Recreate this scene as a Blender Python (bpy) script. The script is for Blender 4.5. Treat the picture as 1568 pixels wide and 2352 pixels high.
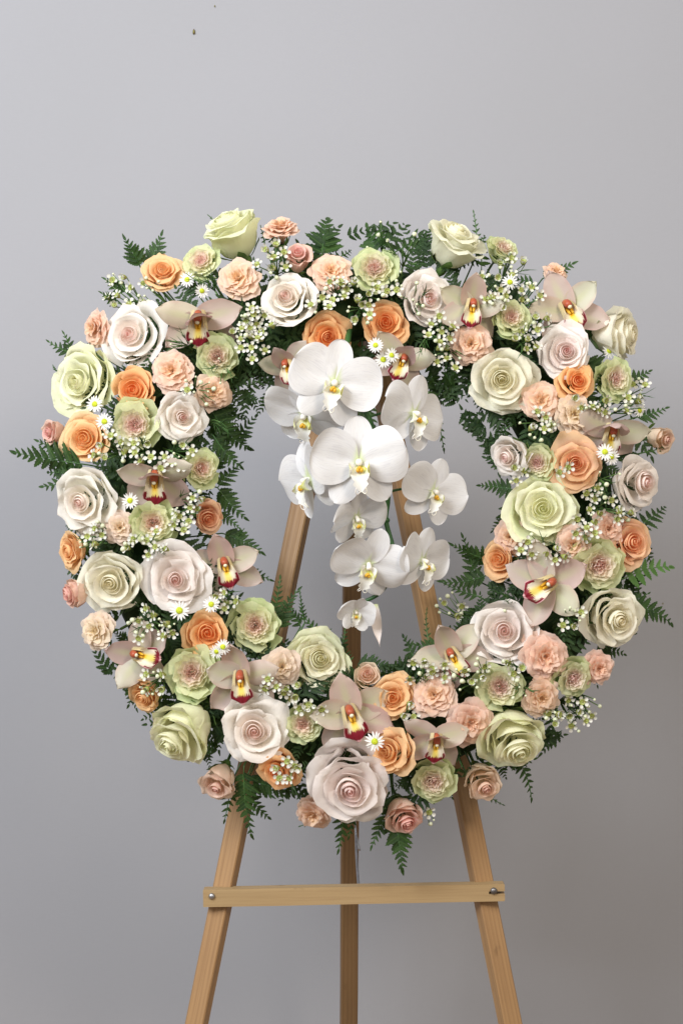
import bpy, math, random
from mathutils import Vector, Matrix, noise as mnoise

for _o in list(bpy.data.objects):
    bpy.data.objects.remove(_o)
S = bpy.context.scene
C = S.collection
R = math.radians
PI = math.pi

# ------------------------------------------------------------------ camera, light, exposure
DC = 2.0                       # camera distance to the plane y = 0 (metres)
PX = 0.0005                    # metres per unit of the 1568 x 2352 layout grid at y = 0
cam_d = bpy.data.cameras.new('camera')
cam = bpy.data.objects.new('camera', cam_d); C.objects.link(cam)
cam.location = (0, -DC, 0); cam.rotation_euler = (R(90), 0, 0)
cam_d.sensor_fit = 'VERTICAL'; cam_d.sensor_height = 24; cam_d.sensor_width = 36
cam_d.lens = 24 * DC / (2352 * PX)
cam_d.clip_start = 0.05; cam_d.clip_end = 50
S.camera = cam

world = bpy.data.worlds.new('World'); S.world = world; world.use_nodes = True
bg = world.node_tree.nodes['Background']
bg.inputs[0].default_value = (1.0, 0.955, 0.89, 1); bg.inputs[1].default_value = 0.56

def area(name, loc, target, sx, sy, power, col, spread=180):
    d = bpy.data.lights.new(name, 'AREA'); d.shape = 'RECTANGLE'; d.size = sx; d.size_y = sy
    d.energy = power; d.color = col; d.spread = R(spread)
    o = bpy.data.objects.new(name, d); C.objects.link(o); o.location = loc
    o.rotation_euler = (Vector(target) - Vector(loc)).to_track_quat('-Z', 'Y').to_euler()
    return o
area('window_light', (-1.55, -2.0, 1.45), (-0.20, 0.3, 0.40), 1.5, 1.5, 42, (0.92, 0.955, 1.0), 108)
area('ceiling_light', (0.95, -2.1, 1.15), (-0.05, 0.35, 0.30), 0.5, 0.5, 10, (1.0, 0.86, 0.70), 110)

S.view_settings.view_transform = 'Standard'; S.view_settings.look = 'None'
S.view_settings.exposure = 0.0; S.view_settings.gamma = 1
S.cycles.use_denoising = True
S.cycles.max_bounces = 8; S.cycles.transmission_bounces = 6; S.cycles.diffuse_bounces = 6

# ------------------------------------------------------------------ helpers
def lin(c):
    return tuple(((v / 255) / 12.92 if v / 255 <= 0.04045 else ((v / 255 + 0.055) / 1.055) ** 2.4) for v in c)
def mixc(a, b, t):
    t = max(0, min(1, t)); return tuple(a[i] + (b[i] - a[i]) * t for i in range(3))
def sm(a, b, x):
    t = max(0.0, min(1.0, (x - a) / (b - a))); return t * t * (3 - 2 * t)

def mesh(name, verts, faces, mat, uvs=None, smooth=True):
    m = bpy.data.meshes.new(name); m.from_pydata(verts, [], faces)
    if smooth: m.polygons.foreach_set('use_smooth', [True] * len(m.polygons))
    if uvs:
        ul = m.uv_layers.new(name='UVMap'); flat = []
        for p in m.polygons:
            for vi in p.vertices: flat += uvs[vi]
        ul.data.foreach_set('uv', flat)
    if mat: m.materials.append(mat)
    m.update(); return m

def ob(name, data, parent=None, color=None, mat4=None):
    o = bpy.data.objects.new(name, data); C.objects.link(o)
    if parent: o.parent = parent
    if color: o.color = (*color, 1)
    if mat4 is not None: o.matrix_basis = mat4
    return o
def tag(o, label, cat, group=None, kind=None):
    if label: o['label'] = label
    if cat: o['category'] = cat
    if group: o['group'] = group
    if kind: o['kind'] = kind
    return o

def tube_geo(pts, rads, n=6, cap=True):
    """verts, faces of a tapered tube along points"""
    V, F = [], []
    pts = [Vector(p) for p in pts]
    if not hasattr(rads, '__len__'): rads = [rads] * len(pts)
    up = Vector((0.13, 0.31, 0.94))
    for i, p in enumerate(pts):
        t = (pts[min(i + 1, len(pts) - 1)] - pts[max(i - 1, 0)])
        t = t.normalized() if t.length > 1e-9 else Vector((0, 0, 1))
        a = t.cross(up)
        if a.length < 1e-3: a = t.cross(Vector((1, 0, 0)))
        a.normalize(); b = t.cross(a)
        for k in range(n):
            w = 2 * PI * k / n
            V.append(tuple(p + (a * math.cos(w) + b * math.sin(w)) * rads[i]))
    for i in range(len(pts) - 1):
        for k in range(n):
            F.append((i * n + k, i * n + (k + 1) % n, (i + 1) * n + (k + 1) % n, (i + 1) * n + k))
    if cap:
        F.append(tuple(range(n))[::-1]); F.append(tuple((len(pts) - 1) * n + k for k in range(n)))
    return V, F
def join(parts):
    V, F, U = [], [], []
    for p in parts:
        o = len(V); V += p[0]; F += [tuple(i + o for i in f) for f in p[1]]
        if len(p) > 2: U += p[2]
    return (V, F, U) if U else (V, F)
def bez(P, v):
    a = (1 - v); b0, b1, b2, b3 = a * a * a, 3 * a * a * v, 3 * a * v * v, v * v * v
    return (P[0][0] * b0 + P[1][0] * b1 + P[2][0] * b2 + P[3][0] * b3,
            P[0][1] * b0 + P[1][1] * b1 + P[2][1] * b2 + P[3][1] * b3)
def spline(pts, n=6):
    pts = [Vector(p) for p in pts]; out = []
    for i in range(len(pts) - 1):
        p0, p1, p2, p3 = pts[max(i - 1, 0)], pts[i], pts[i + 1], pts[min(i + 2, len(pts) - 1)]
        for k in range(n):
            t = k / n
            out.append(0.5 * ((2 * p1) + (p2 - p0) * t + (2 * p0 - 5 * p1 + 4 * p2 - p3) * t * t + (3 * p1 - p0 - 3 * p2 + p3) * t ** 3))
    out.append(pts[-1]); return out
def sphere_geo(c, rx, ry, rz, nu=8, nv=6):
    V, F = [], []
    for j in range(nv + 1):
        th = PI * j / nv
        for i in range(nu):
            ph = 2 * PI * i / nu
            V.append((c[0] + rx * math.sin(th) * math.cos(ph), c[1] + ry * math.sin(th) * math.sin(ph), c[2] + rz * math.cos(th)))
    for j in range(nv):
        for i in range(nu):
            F.append((j * nu + i, (j + 1) * nu + i, (j + 1) * nu + (i + 1) % nu, j * nu + (i + 1) % nu))
    return V, F

# ------------------------------------------------------------------ materials
class NT:
    def __init__(s, name):
        s.m = bpy.data.materials.new(name); s.m.use_nodes = True
        s.t = s.m.node_tree; s.t.nodes.clear(); s.out = s.n('ShaderNodeOutputMaterial')
    def n(s, typ, **kw):
        x = s.t.nodes.new(typ)
        for k, v in kw.items(): setattr(x, k, v)
        return x
    def l(s, a, b): s.t.links.new(a, b)
    def math(s, op, a, b=None, clamp=False):
        x = s.n('ShaderNodeMath', operation=op, use_clamp=clamp)
        for i, v in enumerate((a, b)):
            if v is None: continue
            if isinstance(v, (int, float)): x.inputs[i].default_value = v
            else: s.l(v, x.inputs[i])
        return x.outputs[0]
    def rng(s, v, a, b, c=0.0, d=1.0, smooth=True):
        x = s.n('ShaderNodeMapRange', interpolation_type='SMOOTHSTEP' if smooth else 'LINEAR'); s.l(v, x.inputs[0])
        for i, q in enumerate((a, b, c, d)): x.inputs[i + 1].default_value = q
        return x.outputs[0]
    def mix(s, f, a, b, mode='MIX'):
        x = s.n('ShaderNodeMix', data_type='RGBA', blend_type=mode)
        for i, v in ((0, f), (6, a), (7, b)):
            if isinstance(v, (int, float)): x.inputs[i].default_value = v
            elif isinstance(v, tuple): x.inputs[i].default_value = (*v[:3], 1)
            else: s.l(v, x.inputs[i])
        return x.outputs[2]
    def noise(s, vec, scale, detail=2.0, rough=0.5):
        x = s.n('ShaderNodeTexNoise'); x.inputs['Scale'].default_value = scale
        x.inputs['Detail'].default_value = detail; x.inputs['Roughness'].default_value = rough
        if vec is not None: s.l(vec, x.inputs['Vector'])
        return x.outputs[0]
    def mapv(s, vec, scale=(1, 1, 1), loc=(0, 0, 0)):
        x = s.n('ShaderNodeMapping'); s.l(vec, x.inputs[0])
        x.inputs[1].default_value = loc; x.inputs[3].default_value = scale
        return x.outputs[0]
    def bump(s, h, strength, dist=0.001):
        x = s.n('ShaderNodeBump'); x.inputs['Strength'].default_value = strength; x.inputs['Distance'].default_value = dist
        s.l(h, x.inputs['Height']); return x.outputs[0]
    def surf(s, col, rough=0.5, spec=0.3, normal=None, trans=0.0, tcol=None, metal=0.0, sheen=0.0):
        p = s.n('ShaderNodeBsdfPrincipled')
        if isinstance(col, tuple): p.inputs['Base Color'].default_value = (*col[:3], 1)
        else: s.l(col, p.inputs['Base Color'])
        if isinstance(rough, (int, float)): p.inputs['Roughness'].default_value = rough
        else: s.l(rough, p.inputs['Roughness'])
        p.inputs['Specular IOR Level'].default_value = spec; p.inputs['Metallic'].default_value = metal
        if sheen: p.inputs['Sheen Weight'].default_value = sheen; p.inputs['Sheen Roughness'].default_value = 0.4
        if normal is not None: s.l(normal, p.inputs['Normal'])
        o = p.outputs[0]
        if trans:
            t = s.n('ShaderNodeBsdfTranslucent'); tc = tcol if tcol is not None else col
            if isinstance(tc, tuple): t.inputs[0].default_value = (*tc[:3], 1)
            else: s.l(tc, t.inputs[0])
            mx = s.n('ShaderNodeMixShader'); mx.inputs[0].default_value = trans
            s.l(o, mx.inputs[1]); s.l(t.outputs[0], mx.inputs[2]); o = mx.outputs[0]
        s.l(o, s.out.inputs[0]); return s.m

def petal_mat(name, veincol=None, rim=None, rimw=0.0, base=None, basew=0.0, vein=0.35, trans=0.38, rough=0.55, spots=0.0):
    k = NT(name)
    uv = k.n('ShaderNodeUVMap').outputs[0]
    sep = k.n('ShaderNodeSeparateXYZ'); k.l(uv, sep.inputs[0]); v = sep.outputs[1]
    info = k.n('ShaderNodeObjectInfo'); col = info.outputs['Color']; rnd = info.outputs['Random']
    tc = k.n('ShaderNodeTexCoord').outputs['Object']
    off = k.n('ShaderNodeVectorMath', operation='ADD'); k.l(tc, off.inputs[0])
    cmb = k.n('ShaderNodeCombineXYZ'); k.l(k.math('MULTIPLY', rnd, 37.0), cmb.inputs[0]); k.l(cmb.outputs[0], off.inputs[1])
    nz = k.noise(off.outputs[0], 5.0, 3.0)
    if base:
        f = k.math('MULTIPLY', k.rng(v, 0.75, 0.05), basew); col = k.mix(f, col, base)
    if rim:
        f = k.math('MULTIPLY', k.math('MULTIPLY', k.rng(v, 0.55, 1.0), k.rng(nz, 0.30, 0.62)), rimw); col = k.mix(f, col, rim)
    # mottled tone and faint lengthwise veins
    col = k.mix(k.rng(nz, 0.35, 0.75, 0.0, 0.10), col, k.mix(1.0, col, (0.88, 0.80, 0.66), 'MULTIPLY'))
    vv = k.noise(k.mapv(uv, (26, 2.2, 1)), 1.0, 2.0)
    col = k.mix(k.rng(vv, 0.45, 0.75, 0.0, 0.10), col, k.mix(1.0, col, (0.82, 0.78, 0.66), 'MULTIPLY'))
    if veincol:
        v2 = k.noise(k.mapv(uv, (44, 3.0, 1), (3, 7, 0)), 1.0, 3.0, 0.6)
        col = k.mix(k.rng(v2, 0.50, 0.66, 0.0, 0.45), col, veincol)
        col = k.mix(k.rng(v, 0.16, 0.0, 0.0, 0.75), col, (0.56, 0.66, 0.26))
    if spots:
        br = k.math('MULTIPLY', k.rng(v, 0.90, 1.0), k.rng(k.noise(off.outputs[0], 9.0, 2.0), 0.56, 0.68))
        col = k.mix(k.math('MULTIPLY', br, spots), col, (0.35, 0.20, 0.09))
    h = k.math('ADD', k.math('MULTIPLY', vv, 0.6), k.noise(off.outputs[0], 14.0, 3.0))
    return k.surf(col, rough, 0.25, k.bump(h, vein, 0.0012), trans)

M = {}
M['green_rose'] = petal_mat('green_white_rose_petal', rim=(0.74, 0.82, 0.48), rimw=0.4, base=(0.84, 0.87, 0.64), basew=0.5, spots=0.35)
M['cream_rose'] = petal_mat('cream_white_rose_petal', rim=(0.84, 0.87, 0.68), rimw=0.3, base=(0.86, 0.86, 0.64), basew=0.5, spots=0.3)
M['blush_rose'] = petal_mat('blush_white_rose_petal', rim=(0.95, 0.91, 0.88), rimw=0.6, base=(0.92, 0.86, 0.72), basew=0.35, spots=0.25)
M['peach_rose'] = petal_mat('peach_rose_petal', rim=(0.94, 0.65, 0.36), rimw=0.65, base=(0.93, 0.48, 0.18), basew=0.45, spots=0.35)
M['pink_rose'] = petal_mat('pink_spray_rose_petal', rim=(0.84, 0.66, 0.52), rimw=0.5, base=(0.74, 0.70, 0.44), basew=0.5, spots=0.4)
M['garden_rose'] = petal_mat('green_pink_garden_rose_petal', rim=(0.72, 0.77, 0.46), rimw=0.35, base=(0.86, 0.76, 0.60), basew=0.3, spots=0.3, trans=0.46)
M['carnation'] = petal_mat('carnation_petal', rim=(0.86, 0.70, 0.63), rimw=0.6, base=(0.82, 0.60, 0.40), basew=0.4, trans=0.40)
M['phal'] = petal_mat('white_moth_orchid_petal', veincol=(0.58, 0.57, 0.60), base=(0.70, 0.80, 0.40), basew=0.0, vein=0.16, trans=0.25, rough=0.42)
M['wax'] = petal_mat('waxflower_petal', base=(0.55, 0.60, 0.35), basew=0.35, vein=0.1, trans=0.2, rough=0.35)
M['daisy'] = petal_mat('daisy_ray_petal', base=(0.75, 0.78, 0.60), basew=0.3, vein=0.2, trans=0.2)

def cym_mat():
    k = NT('cymbidium_tepal'); uv = k.n('ShaderNodeUVMap').outputs[0]
    sep = k.n('ShaderNodeSeparateXYZ'); k.l(uv, sep.inputs[0]); u, v = sep.outputs[0], sep.outputs[1]
    info = k.n('ShaderNodeObjectInfo'); col = info.outputs['Color']
    tc = k.n('ShaderNodeTexCoord').outputs['Object']
    nz = k.noise(tc, 4.0, 3.0)
    mid = k.math('ABSOLUTE', k.math('SUBTRACT', u, 0.5))
    col = k.mix(k.math('MULTIPLY', k.rng(mid, 0.22, 0.02), k.rng(v, 0.95, 0.35, 0.0, 0.45)), col, (0.60, 0.64, 0.34))
    col = k.mix(k.math('MULTIPLY', k.rng(mid, 0.30, 0.5), k.rng(nz, 0.35, 0.65, 0.0, 0.55)), col, (0.68, 0.45, 0.42))
    st = k.noise(k.mapv(uv, (34, 1.6, 1)), 1.0, 2.0)
    col = k.mix(k.rng(st, 0.48, 0.72, 0.0, 0.12), col, (0.60, 0.42, 0.40))
    h = k.math('ADD', st, nz)
    return k.surf(col, 0.42, 0.35, k.bump(h, 0.14, 0.001), 0.34)
M['cym'] = cym_mat()
def lip_mat():
    k = NT('cymbidium_lip'); uv = k.n('ShaderNodeUVMap').outputs[0]
    sep = k.n('ShaderNodeSeparateXYZ'); k.l(uv, sep.inputs[0]); u, v = sep.outputs[0], sep.outputs[1]
    mid = k.math('MULTIPLY', k.math('ABSOLUTE', k.math('SUBTRACT', u, 0.5)), 2.0)
    rnd = k.n('ShaderNodeObjectInfo').outputs['Random']
    cmb = k.n('ShaderNodeCombineXYZ'); k.l(k.math('MULTIPLY', rnd, 31.0), cmb.inputs[2])
    ad = k.n('ShaderNodeVectorMath', operation='ADD'); k.l(k.mapv(uv, (22, 2.0, 1)), ad.inputs[0]); k.l(cmb.outputs[0], ad.inputs[1])
    fine = k.noise(ad.outputs[0], 1.0, 3.0, 0.7)
    col = k.mix(k.rng(mid, 0.55, 0.10), (0.80, 0.74, 0.60), (0.80, 0.66, 0.16))
    col = k.mix(k.math('MULTIPLY', k.rng(mid, 0.30, 0.12), k.rng(v, 0.62, 0.45)), col, (0.85, 0.50, 0.02))
    # distance to the free margin, broken into streaks
    e = k.math('MAXIMUM', k.math('MULTIPLY', k.rng(v, 0.45, 1.0, 0, 1, False), 1.0), k.math('MULTIPLY', k.rng(v, 0.38, 0.6), k.math('POWER', mid, 1.6)))
    e = k.math('ADD', e, k.math('MULTIPLY', k.math('SUBTRACT', fine, 0.5), 0.75))
    e = k.math('ADD', e, k.math('MULTIPLY', k.math('SUBTRACT', rnd, 0.6), 0.22))
    col = k.mix(k.rng(e, 0.50, 0.60), col, (0.22, 0.012, 0.026))
    edge = k.math('MAXIMUM', k.math('MULTIPLY', k.rng(v, 0.94, 0.97), 1.0), k.math('MULTIPLY', k.rng(mid, 0.90, 0.96), k.rng(v, 0.3, 0.5)))
    col = k.mix(edge, col, (0.72, 0.42, 0.44))
    return k.surf(col, 0.45, 0.3, k.bump(fine, 0.25, 0.001), 0.15)
M['lip'] = lip_mat()
def simple(name, col, col2=None, scale=60.0, rough=0.5, spec=0.3, trans=0.0, bump=0.2, metal=0.0, stretch=(1, 1, 1)):
    k = NT(name); tc = k.n('ShaderNodeTexCoord').outputs['Object']
    nz = k.noise(k.mapv(tc, stretch), scale, 4.0, 0.6)
    c = k.mix(k.rng(nz, 0.3, 0.7), col, col2 or tuple(x * 0.75 for x in col))
    return k.surf(c, rough, spec, k.bump(nz, bump, 0.001), trans, metal=metal)
M['sidelobe'] = simple('cymbidium_side_lobe', (0.66, 0.58, 0.38), (0.64, 0.50, 0.22), 6, 0.45, 0.3, 0.2)
M['column'] = simple('cymbidium_column', (0.30, 0.025, 0.03), (0.52, 0.17, 0.05), 3.5, 0.4, 0.4)
M['anther'] = simple('cymbidium_anther_cap', (0.84, 0.80, 0.58), None, 8, 0.4)
M['keel'] = simple('orchid_yellow_keel', (0.74, 0.46, 0.04), (0.62, 0.27, 0.02), 14, 0.45)
M['phalcol'] = simple('moth_orchid_column', (0.84, 0.80, 0.80), (0.80, 0.78, 0.60), 6, 0.4)
def phal_lip():
    k = NT('moth_orchid_lip'); uv = k.n('ShaderNodeUVMap').outputs[0]
    sep = k.n('ShaderNodeSeparateXYZ'); k.l(uv, sep.inputs[0]); u, v = sep.outputs[0], sep.outputs[1]
    tc = k.n('ShaderNodeTexCoord').outputs['Object']; nz = k.noise(tc, 7.0, 3.0)
    col = k.mix(k.math('MULTIPLY', k.rng(v, 0.62, 0.18), k.rng(nz, 0.30, 0.6)), (0.84, 0.84, 0.80), (0.62, 0.66, 0.06))
    st = k.noise(k.mapv(uv, (18, 1.5, 1)), 1.0, 2.0)
    col = k.mix(k.math('MULTIPLY', k.rng(v, 0.30, 0.05), k.rng(st, 0.52, 0.6)), col, (0.35, 0.08, 0.02))
    return k.surf(col, 0.4, 0.35, None, 0.2)
M['phallip'] = phal_lip()
M['fern'] = None
def leaf_mat(name, c1, c2, vein=(0.10, 0.20, 0.05), trans=0.16, rough=0.42, scale=9.0):
    k = NT(name); uv = k.n('ShaderNodeUVMap').outputs[0]
    sep = k.n('ShaderNodeSeparateXYZ'); k.l(uv, sep.inputs[0]); u, v = sep.outputs[0], sep.outputs[1]
    info = k.n('ShaderNodeObjectInfo'); rnd = info.outputs['Random']
    tc = k.n('ShaderNodeTexCoord').outputs['Generated']
    nz = k.noise(tc, 4.0, 3.0)
    f = k.math('ADD', k.math('MULTIPLY', nz, 0.7), k.math('MULTIPLY', rnd, 0.35))
    col = k.mix(k.rng(f, 0.3, 0.8), c1, c2)
    mid = k.math('ABSOLUTE', k.math('SUBTRACT', u, 0.5))
    col = k.mix(k.rng(mid, 0.045, 0.015, 0, 0.6), col, vein)
    wv = k.n('ShaderNodeTexWave', wave_type='BANDS', bands_direction='Y'); wv.inputs['Scale'].default_value = 7.0
    cmb = k.n('ShaderNodeCombineXYZ'); k.l(k.math('SUBTRACT', v, k.math('MULTIPLY', mid, 0.5)), cmb.inputs[1]); k.l(cmb.outputs[0], wv.inputs[0])
    h = k.math('ADD', k.math('MULTIPLY', wv.outputs[1], 0.5), nz)
    return k.surf(col, rough, 0.4, k.bump(h, 0.35, 0.0008), trans, (0.12, 0.26, 0.03))
M['fern'] = leaf_mat('fern_leaf', (0.010, 0.033, 0.007), (0.036, 0.086, 0.017), vein=(0.08, 0.15, 0.03), trans=0.16, rough=0.55)
M['fern_young'] = leaf_mat('young_fern_leaf', (0.09, 0.22, 0.05), (0.14, 0.30, 0.08), trans=0.3)
M['needle'] = simple('waxflower_needle', (0.035, 0.10, 0.025), (0.07, 0.16, 0.04), 40, 0.4, 0.4, 0.1)
M['stem'] = simple('green_stem', (0.07, 0.16, 0.04), (0.10, 0.18, 0.05), 30, 0.45, 0.4)
M['orchid_stem'] = simple('orchid_stem_green', (0.02, 0.075, 0.02), (0.04, 0.12, 0.03), 25, 0.4, 0.4)
M['sepal'] = simple('green_sepal', (0.10, 0.20, 0.05), (0.18, 0.30, 0.08), 12, 0.5, 0.3, 0.15)
M['cup'] = simple('waxflower_cup', (0.34, 0.42, 0.10), (0.22, 0.20, 0.06), 3.0, 0.35, 0.45)
M['bud'] = simple('waxflower_bud', (0.72, 0.74, 0.58), (0.55, 0.62, 0.36), 2.5, 0.35, 0.4)
M['disc'] = simple('daisy_disc', (0.62, 0.66, 0.04), (0.42, 0.52, 0.03), 9.0, 0.6, 0.2, bump=0.9)
M['foam'] = simple('dark_moss_foam', (0.012, 0.030, 0.012), (0.03, 0.05, 0.018), 60, 0.9, 0.1, bump=0.8)
M['metal'] = simple('zinc_wire', (0.55, 0.56, 0.60), (0.40, 0.41, 0.44), 90, 0.32, 0.5, metal=0.9)
M['screw_dark'] = simple('dark_steel_screw', (0.30, 0.29, 0.29), (0.16, 0.15, 0.15), 120, 0.35, 0.5, metal=0.85)
M['speck_brown'] = simple('dry_petal_fleck', (0.10, 0.05, 0.03), (0.25, 0.24, 0.06), 300, 0.7, 0.2)

def wood_mat(name, c1, c2, c3):
    k = NT(name); tc = k.n('ShaderNodeTexCoord').outputs['Object']
    info = k.n('ShaderNodeObjectInfo')
    off = k.n('ShaderNodeVectorMath', operation='ADD'); k.l(tc, off.inputs[0]); k.l(info.outputs['Random'], off.inputs[1])
    wob = k.noise(k.mapv(off.outputs[0], (9, 9, 1.2)), 1.0, 2.0)
    wv = k.n('ShaderNodeTexWave', wave_type='BANDS', bands_direction='X')
    wv.inputs['Scale'].default_value = 62.0; wv.inputs['Distortion'].default_value = 5.0
    wv.inputs['Detail'].default_value = 2.0; wv.inputs['Detail Scale'].default_value = 0.6
    k.l(k.mapv(off.outputs[0], (1, 1, 0.04)), wv.inputs[0])
    grain = k.noise(k.mapv(off.outputs[0], (420, 420, 9)), 1.0, 4.0, 0.65)
    big = k.noise(k.mapv(off.outputs[0], (16, 16, 3)), 1.0, 3.0)
    col = k.mix(k.rng(big, 0.3, 0.7), c1, c2)
    col = k.mix(k.rng(wv.outputs[1], 0.45, 1.0, 0.0, 0.26), col, c3)
    col = k.mix(k.rng(grain, 0.42, 0.75, 0.0, 0.45), col, c3)
    sp = k.noise(k.mapv(off.outputs[0], (60, 60, 30)), 1.0, 3.0)
    col = k.mix(k.rng(sp, 0.68, 0.78, 0.0, 0.45), col, (0.13, 0.07, 0.03))
    h = k.math('ADD', grain, k.math('MULTIPLY', wv.outputs[1], 0.5))
    return k.surf(col, k.rng(grain, 0.3, 0.7, 0.42, 0.6), 0.35, k.bump(h, 0.35, 0.0006))
M['wood'] = wood_mat('stained_pine', (0.38, 0.228, 0.105), (0.33, 0.19, 0.085), (0.21, 0.115, 0.052))
M['pine'] = wood_mat('pale_pine', (0.43, 0.305, 0.16), (0.38, 0.265, 0.135), (0.24, 0.145, 0.062))
M['wood_dark'] = wood_mat('dark_brown_pine', (0.22, 0.13, 0.06), (0.19, 0.11, 0.05), (0.12, 0.065, 0.03))  # darker copy of the front-leg pine tones, used on the rear leg

def wall_mat():
    k = NT('woven_wall_covering'); tc = k.n('ShaderNodeTexCoord').outputs['Object']
    hz = k.noise(k.mapv(tc, (60, 1, 900)), 1.0, 3.0, 0.6)
    vt = k.noise(k.mapv(tc, (900, 1, 60)), 1.0, 3.0, 0.6)
    big = k.noise(k.mapv(tc, (1, 1, 1)), 2.2, 4.0)
    w = k.math('ADD', hz, k.math('MULTIPLY', vt, 0.7))
    col = k.mix(k.rng(big, 0.3, 0.7), (0.346, 0.351, 0.380), (0.337, 0.342, 0.368))
    col = k.mix(k.rng(w, 0.6, 1.1, 0.0, 0.08), col, (0.25, 0.25, 0.26))
    return k.surf(col, 0.75, 0.2, k.bump(w, 0.12, 0.0006))
M['wall'] = wall_mat()
M['floor'] = simple('brown_floor', (0.36, 0.25, 0.15), (0.30, 0.20, 0.12), 12, 0.6, 0.3, bump=0.1)

# ------------------------------------------------------------------ the setting
WALL_Y = 0.56; FLOOR_Z = -1.17
wv = [(-4, 0, FLOOR_Z), (4, 0, FLOOR_Z), (4, 0, 2.2), (-4, 0, 2.2), (-4, 0.1, FLOOR_Z), (4, 0.1, FLOOR_Z), (4, 0.1, 2.2), (-4, 0.1, 2.2)]
wf = [(0, 1, 2, 3), (5, 4, 7, 6), (3, 2, 6, 7), (1, 0, 4, 5), (0, 3, 7, 4), (2, 1, 5, 6)]
wall = ob('wall', mesh('wall', wv, wf, M['wall'], smooth=False)); wall.location = (0, WALL_Y, 0)
tag(wall, None, None, kind='structure')
fl = ob('floor', mesh('floor', [(-4, -4, 0), (4, -4, 0), (4, WALL_Y + 0.05, 0), (-4, WALL_Y + 0.05, 0)], [(0, 1, 2, 3)], M['floor'], smooth=False))
fl.location = (0, 0, FLOOR_Z); tag(fl, None, None, kind='structure')

def W(px, py, y=0.0):
    f = (DC + y) / DC
    return Vector(((px - 784) * PX * f, y, (1176 - py) * PX * f))
RC = (826, 1190); RM = 505.0; RT = 190.0
TILT = 0.12
def ybase(py): return TILT * (1176 - py) * PX
def polar(px, py):
    dx, dy = px - RC[0], RC[1] - py
    return math.hypot(dx, dy), math.atan2(dy, dx)
def ring_y(px, py, up=0.0):
    rho, _ = polar(px, py); d = min(1.0, abs(rho - RM) / RT)
    return ybase(py) + 0.022 - (0.062 + up) * math.sqrt(1 - d * d * 0.96)
def core(px, py):
    """nearest point on the core of the foam ring"""
    _, a = polar(px, py); x = RC[0] + RM * math.cos(a); y = RC[1] - RM * math.sin(a)
    return W(x, y, ybase(y) + 0.035)

# small flecks on the wall
def fleck(px, py, r, lab):
    rnd = random.Random(int(px)); parts = []
    for a, l in ((0.2, 1.0), (1.9, 0.75), (3.5, 0.55)):
        d = Vector((math.sin(a) * l * 0.6, -0.25, math.cos(a) * l)) * r
        parts.append(tube_geo([(0, 0, -r * 0.7), tuple(d * 0.5 + Vector((0, 0, -0.2 * r))), tuple(d)], [r * 0.30, r * 0.36, r * 0.06], 6))
    V, F = join(parts)
    o = ob('dried_fleck', mesh('dried_fleck', V, F, M['speck_brown'])); o.location = W(px, py, WALL_Y - 0.0012)
    tag(o, lab, 'fleck')
fleck(445, 73, 0.0042, 'small brown and yellow fleck stuck on the wall near the top left')
fleck(493, 14, 0.0018, 'tiny dark fleck on the wall at the very top edge')
fleck(1521, 1386, 0.0016, 'tiny dark fleck on the wall right of the wreath beside a fern tip')

# ------------------------------------------------------------------ easel
def bar(name, a, b, w, d, twist, parent, mat, mid=None):
    """bevelled rectangular bar from a to b; local z along the bar"""
    a, b = Vector(a), Vector(b); L = (b - a).length; z = (b - a).normalized()
    rf = Vector((0, 0, 1)) if abs(z.x) > 0.9 else Vector((1, 0, 0)); x = rf - z * z.dot(rf); x.normalize(); y = z.cross(x)
    rot = Matrix((x, y, z)).transposed().to_4x4()
    bv = 0.0015; hw, hd = w / 2, d / 2
    ring = [(-hw + bv, -hd), (hw - bv, -hd), (hw, -hd + bv), (hw, hd - bv), (hw - bv, hd), (-hw + bv, hd), (-hw, hd - bv), (-hw, -hd + bv)]
    V = []; ns = 8
    ct, st = math.cos(twist), math.sin(twist)
    rr = random.Random(int(a.x * 1e4))
    for i in range(ns + 1):
        s = L * i / ns; j = rr.uniform(-0.0004, 0.0004)
        for (p, q) in ring: V.append((p * ct - q * st + j, p * st + q * ct + j, s))
    F = []
    for i in range(ns):
        for k_ in range(8): F.append((i * 8 + k_, i * 8 + (k_ + 1) % 8, (i + 1) * 8 + (k_ + 1) % 8, (i + 1) * 8 + k_))
    F.append(tuple(range(8))[::-1]); F.append(tuple(ns * 8 + k_ for k_ in range(8)))
    o = ob(name, mesh(name, V, F, mat, smooth=False), parent)
    o.matrix_basis = Matrix.Translation(a - parent.location) @ rot
    return o
easel = ob('wooden_easel', None); easel.location = (0, 0.05, FLOOR_Z)
tag(easel, 'pale wooden tripod easel with crossbar holding up the flower wreath', 'easel')
def leg_pt(cx, slope, py):          # centre line of a front leg in the picture plane, leaning back with the wreath
    y = 0.075 + TILT * (1176 - py) * PX
    return W(cx + slope * (2352 - py), py, y)
def foot(p_hi, p_lo):               # carry the line on down to the floor
    d = (p_lo - p_hi); t = (FLOOR_Z - p_hi.z) / d.z; return p_hi + d * t
for cx, sl, tw in ((451, 0.2035, R(-16)), (1172, -0.2005, R(20))):
    hi = leg_pt(cx, sl, 640); lo = leg_pt(cx, sl, 2352)
    ft = foot(hi, lo)
    bar('leg', ft, hi, 0.0222, 0.020, tw, easel, M['wood'])
hi = W(812, 700, 0.135); lo = W(800, 2352, 0.33)
bar('leg', foot(hi, lo), hi, 0.0222, 0.02, R(6), easel, M['wood_dark'])
# head block where the legs meet
bar('head_block', W(740, 655, 0.115), W(880, 655, 0.115), 0.03, 0.018, 0, easel, M['wood'])
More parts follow.
